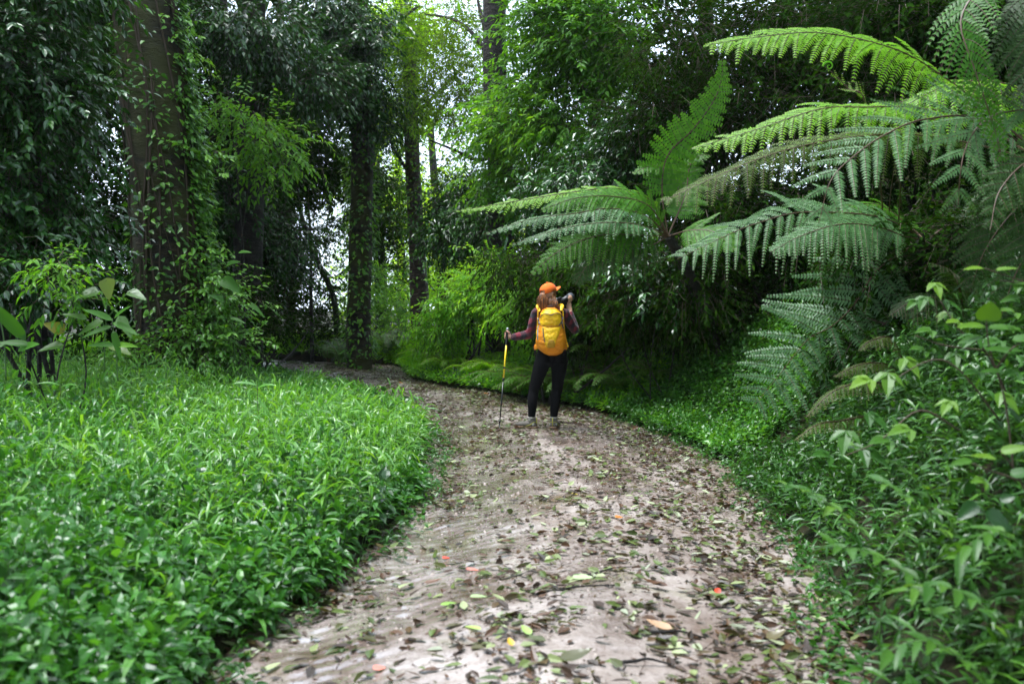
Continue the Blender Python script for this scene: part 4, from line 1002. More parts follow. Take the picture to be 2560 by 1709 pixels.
# low ferns on the right bank
def low_fern(label, crown_px, d, fronds, kind='olive', L=.2, **kw):
    c = P(crown_px[0], crown_px[1], d); f = np.array([c[0], c[1], gz(c)])
    r = thing('ground_fern', label, 'fern', f, 'low ferns on the near bank')
    for k, pts in enumerate(fronds):
        g = frond_geo([c] + [P(*q) for q in pts], L, (0, -.35, 1), seed=k + 50, n=24, s0=.15, wp=.045, space=.017, droop=.55, **kw)
        part('frond', g, [M[FM[kind]], M['rachis']], r)
low_fern('low fern in the dark hollow whose four narrow olive fronds arch toward the path', (912, 395), 7.6,
         [[(894, 341, 7.5), (872, 340, 7.4), (859, 350, 7.3)], [(893, 367, 7.5), (865, 363, 7.4), (833, 376, 7.3)], [(890, 385, 7.4), (864, 382, 7.3), (833, 391, 7.2), (806, 417, 7.1)], [(880, 412, 7.3), (842, 420, 7.2), (818, 424, 7.1), (794, 440, 7.0)],
          [(935, 360, 7.5), (960, 362, 7.4), (980, 385, 7.3)]], L=.19)
low_fern('low dark fern behind the lobed-leaf climber near the right edge', (965, 330), 7.6, [[(945, 300, 7.5), (915, 300, 7.4), (890, 315, 7.3)], [(985, 300, 7.5), (1010, 305, 7.4), (1030, 330, 7.3)], [(960, 290, 7.3), (950, 270, 7.1), (930, 262, 7.0)]], kind='dark', L=.3)

# pale ferns at the bend and light ferns on the bank: one plant, then copies with their fronds
def fern_proto(kind, seed, L=.85, nf=11, up=.5):
    r = thing('ground_fern', 'x', 'fern', (0, 0, 0))
    for k in range(nf):
        a = k * 6.283 / nf + rng.normal() * .15; d = np.array([math.cos(a), math.sin(a), 0]); l = L * rng.uniform(.8, 1.1)
        g = frond_geo([np.array([0, 0, .02]), d * l * .3 + [0, 0, l * up], d * l * .65 + [0, 0, l * up * 1.25], d * l + [0, 0, l * up * .8]], L * .26, (0, 0, 1), n=16, s0=.12, wp=.045, space=.026, seed=seed + k, droop=.3)
        link('frond', g.mesh('frond', [M[FM[kind]], M['rachis']]), r)
    return r
def spread_ferns(proto, spots, labels, group):
    for k, (px, d, s) in enumerate(spots):
        b = base_at(px, d); lab = labels[k] if isinstance(labels, list) else labels
        o = proto if k == 0 else copy_thing(proto, (0, 0, 0), 0, 1, lab, group)
        o.location = tuple(b); o.rotation_euler = (rng.normal() * .08, rng.normal() * .08, rng.uniform(0, 6.28)); o.scale = (s, s, s); tag(o, lab, None, group)
spread_ferns(fern_proto('pale', 200), [(388, 23.6, 1.15), (402, 24.6, 1.25), (418, 23.2, 1.1), (340, 22.4, .9), (432, 24.2, 1.1), (352, 23.4, .9), (374, 24.8, 1.0), (410, 26, 1.4), (446, 23, .9), (328, 23.6, .8)],
             'silvery fern in the fern patch at the foot of the mid-wood trunks', 'silvery ferns at the bend')
spread_ferns(fern_proto('lit', 300, up=.35), [(450, 18.6, .9), (478, 17.6, .8), (500, 17.2, .9), (462, 19.6, 1), (520, 16.4, .8), (490, 18.8, 1), (545, 15.8, .8), (432, 20.6, .9)],
             'fern coloured as lit on the slope between the bend and the person', 'ferns coloured as lit on the slope')
spread_ferns(fern_proto('green', 400, L=1.05, up=.3), [(545, 15, 1.0), (580, 14.6, 1.0), (620, 14, .9), (520, 15.6, 1.0), (600, 14.8, 1.1), (660, 13.4, .8)],
             'deep green fern cascading down the shaded slope behind the person', 'deep green ferns behind the person')

# ================================================================== SINGLE PLANTS WITH LARGE LEAVES
def leafy_plant(name, label, cat, foot, stalks, leafs, mat, tpl='broad', smat='stem_g', r0=.006, group=None, foot_z=None):
    f = base_at(*foot); r = thing(name, label, cat, f, group); g = Geo()
    for st in stalks: tube(g, curve([P(*q) for q in st], 16), np.linspace(r0, r0 * .5, 16), 6)
    part('stem', g, M[smat], r, smooth=True)
    for lf in leafs:
        (px, py, d, L, W, ang, tilt, tint) = lf[:8]; g = Geo()
        D = np.array([[math.cos(ang), -.25, math.sin(ang)]])
        U = np.array([[0, -math.cos(tilt), math.sin(tilt)]])
        leaves(g, np.array([P(px, py, d)]), D, U, L, W, .15, tpl, [tint])
        part('leaf', g, mat, r, smooth=True)
    return r
leafy_plant('big_leaf_plant', 'spindly plant with large yellowing heart-shaped leaves before the ivy-clad trunk', 'plant', (104, 8.6),
    [[(104, 372, 8.6), (105, 340, 8.6), (107, 300, 8.6)], [(106, 330, 8.6), (95, 305, 8.5), (85, 296, 8.5)], [(106, 320, 8.6), (125, 295, 8.5), (137, 288, 8.5)], [(104, 350, 8.6), (80, 335, 8.5), (58, 330, 8.5)]],
    [(107, 280, 8.55, .16, .15, -1.35, .35, .7), (96, 292, 8.5, .18, .15, 3.3, .9, .3), (130, 292, 8.5, .17, .12, -.3, 1.0, .2), (62, 330, 8.5, .17, .13, 2.6, .6, .95), (60, 345, 8.4, .18, .13, 3.3, 1.0, .3), (100, 322, 8.4, .2, .11, 3.6, .9, .25), (120, 318, 8.4, .2, .10, -.9, .9, .2), (112, 345, 8.4, .2, .12, -.3, 1.0, .6), (84, 318, 8.4, .19, .10, 2.8, 1.1, .2)],
    M['big_leaf'], 'heart')
leafy_plant('big_leaf_plant', 'plant with long green lance leaves low at the meadow edge under the yellowing heart leaves', 'plant', (118, 8.2),
    [[(118, 380, 8.2), (116, 350, 8.2), (112, 318, 8.2)]],
    [(112, 320, 8.2, .26, .07, 2.6, .9, .2), (113, 322, 8.2, .26, .07, -.3, .9, .25), (113, 330, 8.2, .25, .06, -1.2, .6, .2), (112, 326, 8.2, .25, .06, 3.4, .8, .15), (114, 318, 8.2, .22, .05, .7, .9, .3), (115, 345, 8.2, .22, .06, 3.0, .8, .3), (115, 345, 8.2, .22, .06, .1, .8, .9)],
    M['bright'], 'broad')
leafy_plant('banana_like_plant', 'blurred plant with one long paddle leaf at the extreme left edge of the meadow', 'plant', (6, 7.0),
    [[(6, 380, 7), (4, 340, 7), (-4, 300, 7)]],
    [(26, 340, 7, .46, .09, 2.15, .5, .1), (30, 345, 7, .22, .07, 2.9, .9, .1), (18, 350, 7, .2, .09, .4, .9, .3), (5, 345, 7, .2, .07, 3.0, .8, .05)], M['bright'], 'broad')
leafy_plant('broad_ivy_shoot', 'shoot with large pale rounded leaves leaning off the foot of the ivy-clad trunk', 'plant', (238, 12.2),
    [[(236, 370, 12.2), (232, 320, 12.2), (224, 280, 12.2)], [(234, 330, 12.2), (246, 312, 12.1), (258, 300, 12.1)]],
    [(224, 280, 12.1, .26, .19, -.5, .6, .2), (228, 264, 12.1, .18, .13, .3, 1, .1), (240, 252, 12.1, .16, .08, .1, 1, .3), (252, 305, 12, .2, .07, -.6, .9, .2), (222, 300, 12, .2, .1, 2.6, .9, .1), (232, 318, 12, .2, .06, -.2, .9, .2)], M['bright'], 'heart')
# tall grass stalks standing out of the meadow, each with four wide leaves
for k, (px, py, d, s, lab) in enumerate([(126, 490, 5.6, 1.0, 'tall dark-stemmed stalk with four wide pale leaves in mid-meadow, leftmost of the lone stalks'),
                                        (257, 385, 7.6, .9, 'tall thin stalk with narrow leaves standing over the middle of the meadow'),
                                        (340, 440, 8.4, .8, 'lone stalk leaning over the meadow near its path side, behind the pair of broad blades'),
                                        (322, 520, 5.6, .6, 'short stalk with two broad pale blades near the muddy edge of the meadow'),
                                        (60, 385, 8.2, .9, 'tall stalk with arched blades at the back left of the meadow'), (205, 400, 9.0, .9, 'tall stalk at the back of the meadow in front of the ivy skirt')]):
    dg = d; q = P(px, py, d); f = np.array([q[0], q[1], gz(q)]); r = thing('grass_stalk', lab, 'grass stalk', f, 'lone stalks in the meadow')
    H = q[2] - f[2]; g = Geo(); tube(g, curve([f, (f + q) / 2 + [.01, 0, 0], q], 10), np.linspace(.0035, .002, 10), 5); part('stem', g, M['stem_b'], r, smooth=True)
    for j, (ang, zz) in enumerate([(2.7, 1.0), (.5, .97), (-.7, .86), (3.6, .8), (-.3, .66)]):
        g = Geo(); leaves(g, (f + (q - f) * zz)[None], np.array([[math.cos(ang), -.3, math.sin(ang)]]), np.array([[0, -.5, 1.0]]), .23 * s, .036 * s, .35, 'broad', [.5 + .1 * j]); part('leaf', g, M['blade'], r, smooth=True)

# right foreground climbers with lobed and round leaves
M['lobed'] = leaf_mat('lobed_leaf', [(.018, .065, .012), (.032, .105, .014), (.06, .155, .018), (.14, .26, .02)], rough=.38, trans=.3, spec=.3)
def lobed(geo, pos, D, U, L, tint):
    """ivy-like three-pointed leaf"""
    D = nrm(D); Rr = nrm(np.cross(D, U))
    leaves(geo, pos[None], D[None], np.array(U)[None], L, L * .55, .2, 'hi', [tint])
    for s in (-1, 1):
        leaves(geo, pos[None], nrm(D * .75 + Rr * s)[None], np.array(U)[None] + Rr[None] * s * .2, L * .72, L * .42, .25, 'hi', [tint])
def climber(label, stems, d0, spots, cat='climber', rnd=()):
    f = base_at(stems[0][0][0], stems[0][0][2]); r = thing('climbing_plant', label, cat, f, None); g = Geo()
    for st in stems: tube(g, curve([P(*q) for q in st], 16), np.linspace(.005, .0025, 16), 5)
    part('stem', g, M['stem_b'], r, smooth=True)
    for k, (px, py, d, L) in enumerate(spots):
        g = Geo(); a = rng.uniform(2.4, 5.4); lobed(g, P(px, py, d), np.array([math.cos(a), -.35, .35 * math.sin(a)]), np.array([rng.normal() * .25, -.45, 1.0]), L, rng.uniform(.2, .95)); part('leaf', g, M['lobed'], r)
    for (px, py, d, L, W, ang, tilt, tint) in rnd:
        g = Geo(); leaves(g, P(px, py, d)[None], np.array([[math.cos(ang), -.2, math.sin(ang)]]), np.array([[0, -math.cos(tilt), math.sin(tilt)]]), L, W, .12, 'broad', [tint]); part('leaf', g, M['lobed'], r, smooth=True)
climber('sprawling climber with pale maple-like leaves reaching from the right edge over the dark hollow',
        [[(1010, 400, 4.6), (985, 350, 4.5), (960, 330, 4.5), (940, 300, 4.6)], [(1000, 420, 4.4), (960, 370, 4.4), (930, 360, 4.4), (885, 385, 4.4)], [(960, 430, 4.3), (920, 410, 4.3), (880, 440, 4.2), (846, 455, 4.2)], [(985, 350, 4.5), (945, 345, 4.5), (915, 335, 4.5)]],
        4.5, [(935, 282, 4.6, .09), (925, 296, 4.6, .09), (917, 300, 4.6, .08), (944, 300, 4.6, .09), (948, 312, 4.6, .08), (932, 330, 4.5, .10), (960, 322, 4.5, .09), (905, 357, 4.5, .11), (888, 372, 4.4, .12), (870, 378, 4.4, .12), (925, 350, 4.5, .10),
             (955, 352, 4.5, .09), (846, 430, 4.3, .12), (868, 412, 4.3, .12), (890, 440, 4.2, .12), (862, 448, 4.2, .13), (910, 428, 4.2, .12), (830, 455, 4.3, .11), (980, 372, 4.4, .10), (1000, 340, 4.4, .11), (1015, 312, 4.4, .10), (1000, 392, 4.3, .11), (950, 400, 4.3, .09), (975, 335, 4.4, .1)])
climber('upright climber topped by one round lime leaf at the right edge', [[(1015, 480, 4.0), (1005, 400, 4.0), (990, 350, 4.0), (986, 318, 4.0)], [(995, 370, 4.0), (1010, 350, 3.9), (1024, 340, 3.9)]], 4.0,
        [(1008, 325, 4, .07), (1018, 372, 3.9, .08)],
        rnd=[(986, 322, 4.0, .10, .105, 1.5, .1, .75), (985, 326, 4.0, .13, .05, 3.05, 1.1, .8), (988, 328, 4.0, .13, .05, .1, 1.1, .6), (983, 336, 4.0, .12, .045, 3.3, 1.2, .5), (1010, 352, 3.9, .12, .05, 2.9, 1.1, .5), (1006, 372, 3.9, .12, .045, 3.0, 1.2, .45), (1012, 340, 3.9, .12, .05, .2, 1, .5), (995, 350, 3.95, .11, .04, .1, 1, .4)])
climber('leafy shoot with two lime leaves hanging in from the right edge above the round leaf', [[(1060, 300, 4.2), (1030, 284, 4.2), (985, 268, 4.2)], [(1030, 284, 4.2), (1000, 280, 4.2)]], 4.2, [(1018, 282, 4.2, .1)],
        rnd=[(984, 268, 4.2, .10, .04, 3.1, 1.2, .95), (996, 270, 4.2, .09, .04, .2, 1.2, .85), (1005, 284, 4.2, .12, .045, .1, 1.2, .6), (1020, 296, 4.2, .1, .04, 3.3, 1, .5)])
climber('low shoot with broad lime leaves at the right edge below the maple-like leaves', [[(1040, 520, 3.6), (1015, 470, 3.6), (1000, 450, 3.6)], [(1020, 480, 3.6), (990, 470, 3.6), (970, 462, 3.6)]], 3.6, [(985, 480, 3.5, .07)],
        rnd=[(1000, 452, 3.6, .11, .042, .35, .9, .85), (996, 458, 3.6, .11, .035, 2.9, 1.1, .9), (972, 460, 3.6, .09, .035, 3.2, 1, .6), (1010, 475, 3.5, .1, .05, .3, 1, .3)])
leafy_plant('broad_leaf_weed', 'weed with large bluish veined leaves among the near right undergrowth', 'weed', (975, 3.6), [[(985, 560, 3.6), (978, 530, 3.6), (970, 512, 3.6)]],
    [(978, 503, 3.6, .10, .06, 3.6, .8, .1), (985, 512, 3.6, .11, .075, -.5, .8, .1), (970, 494, 3.6, .07, .06, 1.9, .6, .1), (1000, 500, 3.6, .06, .04, .5, .8, .2)], M['cover'], 'broad')
# arching lance-leaved shoots that rise out of the near right undergrowth
for k, (pts, lab) in enumerate([
    ([(880, 560, 4.0), (850, 520, 4.0), (815, 495, 4.0), (783, 483, 4.0)], 'arching lance-leaved shoot whose tip hangs over the path edge, topmost of the near shoots'),
    ([(930, 600, 3.6), (895, 565, 3.6), (860, 550, 3.6), (832, 545, 3.6)], 'lance-leaved shoot leaning left over the leafy path edge in the middle of the near bank'),
    ([(960, 560, 3.7), (935, 520, 3.7), (905, 495, 3.7), (880, 480, 3.7)], 'lance-leaved shoot rising behind the middle shoot of the near bank'),
    ([(930, 500, 4.3), (905, 470, 4.3), (875, 452, 4.3), (852, 445, 4.3)], 'lance-leaved shoot under the maple-like leaves at the dark hollow'),
    ([(1010, 640, 3.2), (975, 600, 3.2), (940, 585, 3.2), (905, 590, 3.2)], 'lance-leaved shoot low in the bottom corner of the near bank'),
    ([(990, 690, 3.1), (950, 650, 3.1), (915, 640, 3.1), (880, 655, 3.1)], 'lance-leaved shoot closest to the bottom edge, above the lowest leaves'),
    ([(1024, 560, 3.4), (1000, 530, 3.4), (975, 540, 3.4), (955, 560, 3.4)], 'lance-leaved shoot bending down near the bluish broad weed')]):
    b = P(*pts[0]); f = np.array([b[0] + .02, b[1] + .05, gz(b)]); r = thing('leafy_shoot', lab, 'weed', f, 'lance-leaved shoots on the near bank')
    c = curve([f] + [P(*q) for q in pts], 40); g = Geo(); tube(g, c, np.linspace(.004, .0018, 40), 5); part('stem', g, M['stem_g'], r, smooth=True)
    g = Geo(); i = np.arange(8, 40, 2); T = nrm(np.gradient(c, axis=0))[i]; sd = np.where(np.arange(len(i)) % 2, 1, -1)[:, None]
    S = nrm(np.cross(T, np.array([0, 0, 1.0])))
    leaves(g, c[i], T * .6 + S * sd * .9 + rng.normal(size=(len(i), 3)) * .15 + [0, 0, .1], np.array([0, -.3, 1.0]) + rng.normal(size=(len(i), 3)) * .2, rng.uniform(.075, .12, len(i)), rng.uniform(.026, .038, len(i)), .3, 'broad', np.clip(rng.random(len(i)) * .5 + .3, 0, 1))
    part('leaves', g, M['lobed'], r, smooth=True)
# ================================================================== THE PERSON, PACK, POLE AND CAMERA
FX, FY = float(P(547.7, 427, 11.6)[0]), 11.5
print('PATHZ', float(path_z(FX, FY)))
FZ = float(path_z(FX, FY)) + .004
ROOT = np.array([FX, FY, FZ])
def q3(cx, cz, y=0.0): return np.array([(cx - 520) / 800.0, y, (1450 - cz) / 800.0])

def limb(g, pts, rad, ratio=1.0, ref=(0, 1, 0), sides=20, sub=6, mat=0):
    """closed tapered tube through joints, round-ended; ratio squashes it along ref"""
    pts = np.asarray(pts, float); n = (len(pts) - 1) * sub + 1
    c = curve(pts, n); r = np.interp(np.linspace(0, 1, n), np.linspace(0, 1, len(rad)), rad)
    rt = np.interp(np.linspace(0, 1, n), np.linspace(0, 1, np.size(ratio)), np.atleast_1d(ratio)) if np.size(ratio) > 1 else np.full(n, ratio)
    T = nrm(np.gradient(c, axis=0))
    ph = np.radians([88, 65, 40, 18])
    c0 = [c[0] - T[0] * r[0] * math.sin(p) * .9 for p in ph]; r0 = [r[0] * math.cos(p) for p in ph]
    c1 = [c[-1] + T[-1] * r[-1] * math.sin(p) * .9 for p in ph[::-1]]; r1 = [r[-1] * math.cos(p) for p in ph[::-1]]
    cc = np.concatenate([c0, c, c1]); rr = np.concatenate([r0, r, r1]); tt = np.concatenate([np.repeat(T[:1], 4, 0), T, np.repeat(T[-1:], 4, 0)]); rq = np.concatenate([np.full(4, rt[0]), rt, np.full(4, rt[-1])])
    ref = np.array(ref, float); an = np.arange(sides) * 2 * math.pi / sides; V = []
    for k in range(len(cc)):
        a = nrm(np.cross(tt[k], ref)); b = np.cross(tt[k], a)
        V.append(cc[k] + np.cos(an)[:, None] * a * rr[k] + np.sin(an)[:, None] * b * rr[k] * rq[k])
    V = np.concatenate(V); m = len(cc)
    i, k = np.meshgrid(np.arange(m - 1), np.arange(sides), indexing='ij'); p = (i * sides + k).ravel(); q = (i * sides + (k + 1) % sides).ravel()
    F = np.concatenate([np.stack([p, q, q + sides], -1), np.stack([p, q + sides, p + sides], -1)])
    nv = len(V); V = np.concatenate([V, cc[:1], cc[-1:]]); kk = np.arange(sides); k2 = (kk + 1) % sides
    F = np.concatenate([F, np.stack([np.full(sides, nv), k2, kk], -1), np.stack([np.full(sides, nv + 1), kk + (m - 1) * sides, k2 + (m - 1) * sides], -1)])
    g.add(V, F, .5, mat)

def ellip(g, c, r, axes=None, n=14, mat=0):
    th = np.linspace(0, math.pi, n); phi = np.arange(2 * n) * math.pi / n
    Tt, Pp = np.meshgrid(th, phi, indexing='ij')
    S = np.stack([np.sin(Tt) * np.cos(Pp) * r[0], np.sin(Tt) * np.sin(Pp) * r[1], np.cos(Tt) * r[2]], -1).reshape(-1, 3)
    if axes is not None: S = S @ np.array(axes)
    i, k = np.meshgrid(np.arange(n - 1), np.arange(2 * n), indexing='ij'); p = (i * 2 * n + k).ravel(); q = (i * 2 * n + (k + 1) % (2 * n)).ravel()
    g.add(S + c, np.concatenate([np.stack([p, q + 2 * n, q], -1), np.stack([p, p + 2 * n, q + 2 * n], -1)]), .5, mat)

def fused(name, g, mat, parent, voxel=.006, smooth=4, disp=None):
    """one continuous skin over the overlapping shapes"""
    tmp = bpy.data.objects.new('tmp', g.mesh('tmp', mat)); COL.objects.link(tmp)
    m = tmp.modifiers.new('r', 'REMESH'); m.mode = 'VOXEL'; m.voxel_size = voxel; m.use_smooth_shade = True
    s = tmp.modifiers.new('s', 'SMOOTH'); s.factor = .5; s.iterations = smooth
    dg = bpy.context.evaluated_depsgraph_get()
    me = bpy.data.meshes.new_from_object(tmp.evaluated_get(dg)); me.name = name
    bpy.data.objects.remove(tmp)
    if disp is not None:
        co = np.zeros(len(me.vertices) * 3, np.float32); me.vertices.foreach_get('co', co); co = co.reshape(-1, 3).astype(float)
        no = np.zeros(len(me.vertices) * 3, np.float32); me.vertex_normals.foreach_get('vector', no); no = no.reshape(-1, 3)
        co = co + no * disp(co)[:, None]; me.vertices.foreach_set('co', co.astype(np.float32).ravel()); me.update()
    me.polygons.foreach_set('use_smooth', np.ones(len(me.polygons), bool))
    me.materials.clear(); me.materials.append(mat)
    return link(name, me, parent)

M['skin'] = plain_mat('skin', (.62, .34, .24), .5, noise=.1, nscale=30)
M['leggings'] = plain_mat('black_leggings', (.004, .004, .005), .85, .12, bump=.15, bscale=300)
M['cap'] = plain_mat('orange_cap', (.95, .17, .02), .75, .2, bump=.2, bscale=400, noise=.12, nscale=25, sheen=.1)
M['hair'] = None
def hair_mat():
    m, N, L = new_mat('auburn_hair'); out = N.new("ShaderNodeOutputMaterial"); bs = N.new("ShaderNodeBsdfPrincipled")
    tc = N.new("ShaderNodeTexCoord"); mp = N.new("ShaderNodeMapping"); mp.inputs['Scale'].default_value = (70, 70, 7); L.new(tc.outputs['Object'], mp.inputs['Vector'])
    n = N.new("ShaderNodeTexNoise"); n.inputs['Scale'].default_value = 1; n.inputs['Detail'].default_value = 4; L.new(mp.outputs[0], n.inputs['Vector'])
    L.new(ramp(N, L, n.outputs['Fac'], [(.3, (.05, .018, .008)), (.5, (.22, .075, .02)), (.72, (.5, .2, .06))]), bs.inputs['Base Color'])
    bs.inputs['Roughness'].default_value = .4; bs.inputs['Specular IOR Level'].default_value = .6
    L.new(bs.outputs[0], out.inputs['Surface']); return m
M['hair'] = hair_mat()
def plaid_mat():
    m, N, L = new_mat('plaid_flannel'); out = N.new("ShaderNodeOutputMaterial"); bs = N.new("ShaderNodeBsdfPrincipled")
    tc = N.new("ShaderNodeTexCoord")
    sp = N.new("ShaderNodeSeparateXYZ"); L.new(tc.outputs['Object'], sp.inputs[0])
    def band(src, freq, ph, sl=0.0, src2=None):
        a = N.new("ShaderNodeMath"); a.operation = 'MULTIPLY_ADD'; a.inputs[1].default_value = freq; a.inputs[2].default_value = ph; L.new(src, a.inputs[0]); o = a.outputs[0]
        if src2 is not None:
            b = N.new("ShaderNodeMath"); b.operation = 'MULTIPLY_ADD'; b.inputs[1].default_value = sl; L.new(src2, b.inputs[0]); L.new(o, b.inputs[2]); o = b.outputs[0]
        s = N.new("ShaderNodeMath"); s.operation = 'SINE'; L.new(o, s.inputs[0])
        r = N.new("ShaderNodeMapRange"); r.inputs['From Min'].default_value = -.25; r.inputs['From Max'].default_value = .25; L.new(s.outputs[0], r.inputs['Value']); return r.outputs[0]
    v = band(sp.outputs['X'], 75, 0, 40, sp.outputs['Y']); h = band(sp.outputs['Z'], 62, 1.0, -25, sp.outputs['X'])
    ad = N.new("ShaderNodeMath"); ad.operation = 'ADD'; L.new(v, ad.inputs[0]); L.new(h, ad.inputs[1])
    hf = N.new("ShaderNodeMath"); hf.operation = 'MULTIPLY'; hf.inputs[1].default_value = .5; L.new(ad.outputs[0], hf.inputs[0])
    c = ramp(N, L, hf.outputs[0], [(0, (.008, .007, .016)), (.5, (.045, .006, .014)), (1, (.17, .008, .024))])
    L.new(c, bs.inputs['Base Color']); bs.inputs['Roughness'].default_value = .85; bs.inputs['Sheen Weight'].default_value = .15
    nb = N.new("ShaderNodeTexNoise"); nb.inputs['Scale'].default_value = 22; L.new(tc.outputs['Object'], nb.inputs['Vector'])
    b = N.new("ShaderNodeBump"); b.inputs['Strength'].default_value = .6; b.inputs['Distance'].default_value = .012; L.new(nb.outputs['Fac'], b.inputs['Height']); L.new(b.outputs[0], bs.inputs['Normal'])
    L.new(bs.outputs[0], out.inputs['Surface']); return m
M['plaid'] = plaid_mat()
def nylon(name, c1, c2):
    m, N, L = new_mat(name); out = N.new("ShaderNodeOutputMaterial"); bs = N.new("ShaderNodeBsdfPrincipled")
    tc = N.new("ShaderNodeTexCoord"); mp = N.new("ShaderNodeMapping"); mp.inputs['Scale'].default_value = (9, 9, 16); mp.inputs['Rotation'].default_value = (0, .5, 0); L.new(tc.outputs['Object'], mp.inputs['Vector'])
    n = N.new("ShaderNodeTexNoise"); n.inputs['Scale'].default_value = 1.1; n.inputs['Detail'].default_value = 3; n.inputs['Distortion'].default_value = .6; L.new(mp.outputs[0], n.inputs['Vector'])
    L.new(ramp(N, L, n.outputs['Fac'], [(.35, c1), (.65, c2)]), bs.inputs['Base Color'])
    bs.inputs['Roughness'].default_value = .5; bs.inputs['Specular IOR Level'].default_value = .35
    b = N.new("ShaderNodeBump"); b.inputs['Strength'].default_value = .85; b.inputs['Distance'].default_value = .03; L.new(n.outputs['Fac'], b.inputs['Height']); L.new(b.outputs[0], bs.inputs['Normal'])
    L.new(bs.outputs[0], out.inputs['Surface']); return m
M['pack_y'] = nylon('yellow_nylon', (.80, .42, .008), (.92, .56, .012))
M['pack_o'] = nylon('orange_nylon', (.70, .22, .008), (.82, .30, .012))
M['pack_b'] = plain_mat('ochre_patch', (.42, .22, .012), .6)
M['strap_blue'] = plain_mat('blue_grey_webbing', (.10, .20, .30), .7)
M['strap_dark'] = plain_mat('dark_webbing', (.05, .045, .08), .6)
M['black_plastic'] = plain_mat('black_plastic', (.012, .012, .014), .38)
M['metal_grey'] = plain_mat('grey_metal', (.35, .36, .38), .35, metal=.8)
M['pole_y'] = plain_mat('yellow_pole', (.85, .62, .01), .3, .6)
M['pole_k'] = plain_mat('black_pole', (.01, .01, .012), .3, .6)
M['boot'] = plain_mat('grey_suede_boot', (.13, .115, .10), .8, noise=.3, nscale=40)
M['boot_light'] = plain_mat('light_grey_mesh', (.40, .40, .38), .8)
M['boot_lace'] = plain_mat('olive_yellow_lace', (.34, .32, .06), .7)
M['sole'] = plain_mat('tan_rubber_sole', (.30, .19, .12), .8, noise=.4, nscale=50)
M['sock'] = plain_mat('cream_sock', (.42, .40, .36), .9, bump=.4, bscale=200)
M['glass_frame'] = M['black_plastic']

person = thing('person', 'person seen from behind in orange cap, dark red plaid shirt and black leggings', 'person', ROOT)
HC = np.array([.004, .035, 1.565]); FD = nrm(np.array([.80, .60, 0.0])); FR = np.array([FD[1], -FD[0], 0.0]); FU = np.array([0, 0, 1.0])
# camera axis
LD = nrm(np.array([.60, .72, .30])); E1 = nrm(np.cross(LD, [0, 0, 1.0])); E2 = np.cross(E1, LD)
CC = np.array([.150, .175, 1.458]); LM = CC + LD * .125
# pole axis
PT = q3(145, 535, .150); PB = q3(66, 1462, .01); PD = nrm(PB - PT)
GRIP = PT - PD * -.085

L_SH, L_EL, L_WR = np.array([-.135, .0, 1.335]), np.array([-.215, .035, 1.085]), np.array([-.415, .135, 1.048])
R_SH, R_EL, R_WR = np.array([.185, .0, 1.335]), np.array([.312, .13, 1.135]), np.array([.272, .215, 1.335])
PELV = np.array([.047, .0, .87])
g = Geo()
limb(g, [[.047, 0, .84], [.046, 0, .93], [.04, 0, 1.03], [.035, 0, 1.16], [.03, 0, 1.28], [.028, 0, 1.345], [.02, .005, 1.39]], [.140, .145, .115, .125, .145, .13, .075], .64)
limb(g, [[.018, .005, 1.36], [.012, .018, 1.44], [.008, .03, 1.52]], [.058, .048, .052])
ellip(g, HC + [0, 0, .012], (.092, .074, .102), [FD, FR, FU]); ellip(g, HC + FD * .030 + [0, 0, -.058], (.060, .054, .062), [FD, FR, FU])
ellip(g, HC + FD * .070 + [0, 0, -.092], (.022, .024, .018), [FD, FR, FU])            # chin
limb(g, [HC + FD * .086 + [0, 0, .005], HC + FD * .104 + [0, 0, -.030]], [.009, .014])  # nose
ellip(g, HC + FD * .088 + [0, 0, -.060], (.012, .024, .012), [FD, FR, FU])            # lips
for s in (-1, 1):
    ellip(g, HC + FR * s * .032 + FD * .074 + [0, 0, .002], (.014, .017, .010), [FD, FR, FU])
    ellip(g, HC + FR * s * .076 + [0, 0, -.012] - FD * .004, (.018, .010, .030), [FD, FR, FU])
for a, b_, c_, w in ((L_SH, L_EL, L_WR, 0), (R_SH, R_EL, R_WR, 1)):
    limb(g, [a, (a + b_) / 2, b_], [.050, .044, .037]); limb(g, [b_, b_ * .6 + c_ * .4, c_], [.038, .036, .024])
hl, hr = np.array([-.035, 0, .85]), np.array([.125, 0, .85])
LEG_L = [hl, [-.085, 0, .70], [-.135, .01, .54], [-.168, .015, .42], [-.180, -.015, .32], [-.190, -.01, .10]]
LEG_R = [hr, [.125, .0, .70], [.112, .01, .56], [.100, .015, .44], [.082, -.012, .33], [.068, -.008, .10]]
LR = [.092, .083, .066, .052, .053, .036]
limb(g, LEG_L, LR); limb(g, LEG_R, LR)
FL = nrm(np.array([-.86, .42, 0])); FRt = nrm(np.array([.28, .96, 0]))
AL, AR = np.array([-.190, -.01, 0]), np.array([.068, -.008, 0])
for A_, F_ in ((AL, FL), (AR, FRt)): limb(g, [A_ + [0, 0, .045], A_ + F_ * .09 + [0, 0, .038], A_ + F_ * .155 + [0, 0, .030]], [.036, .036, .026], .8, (0, 0, 1))
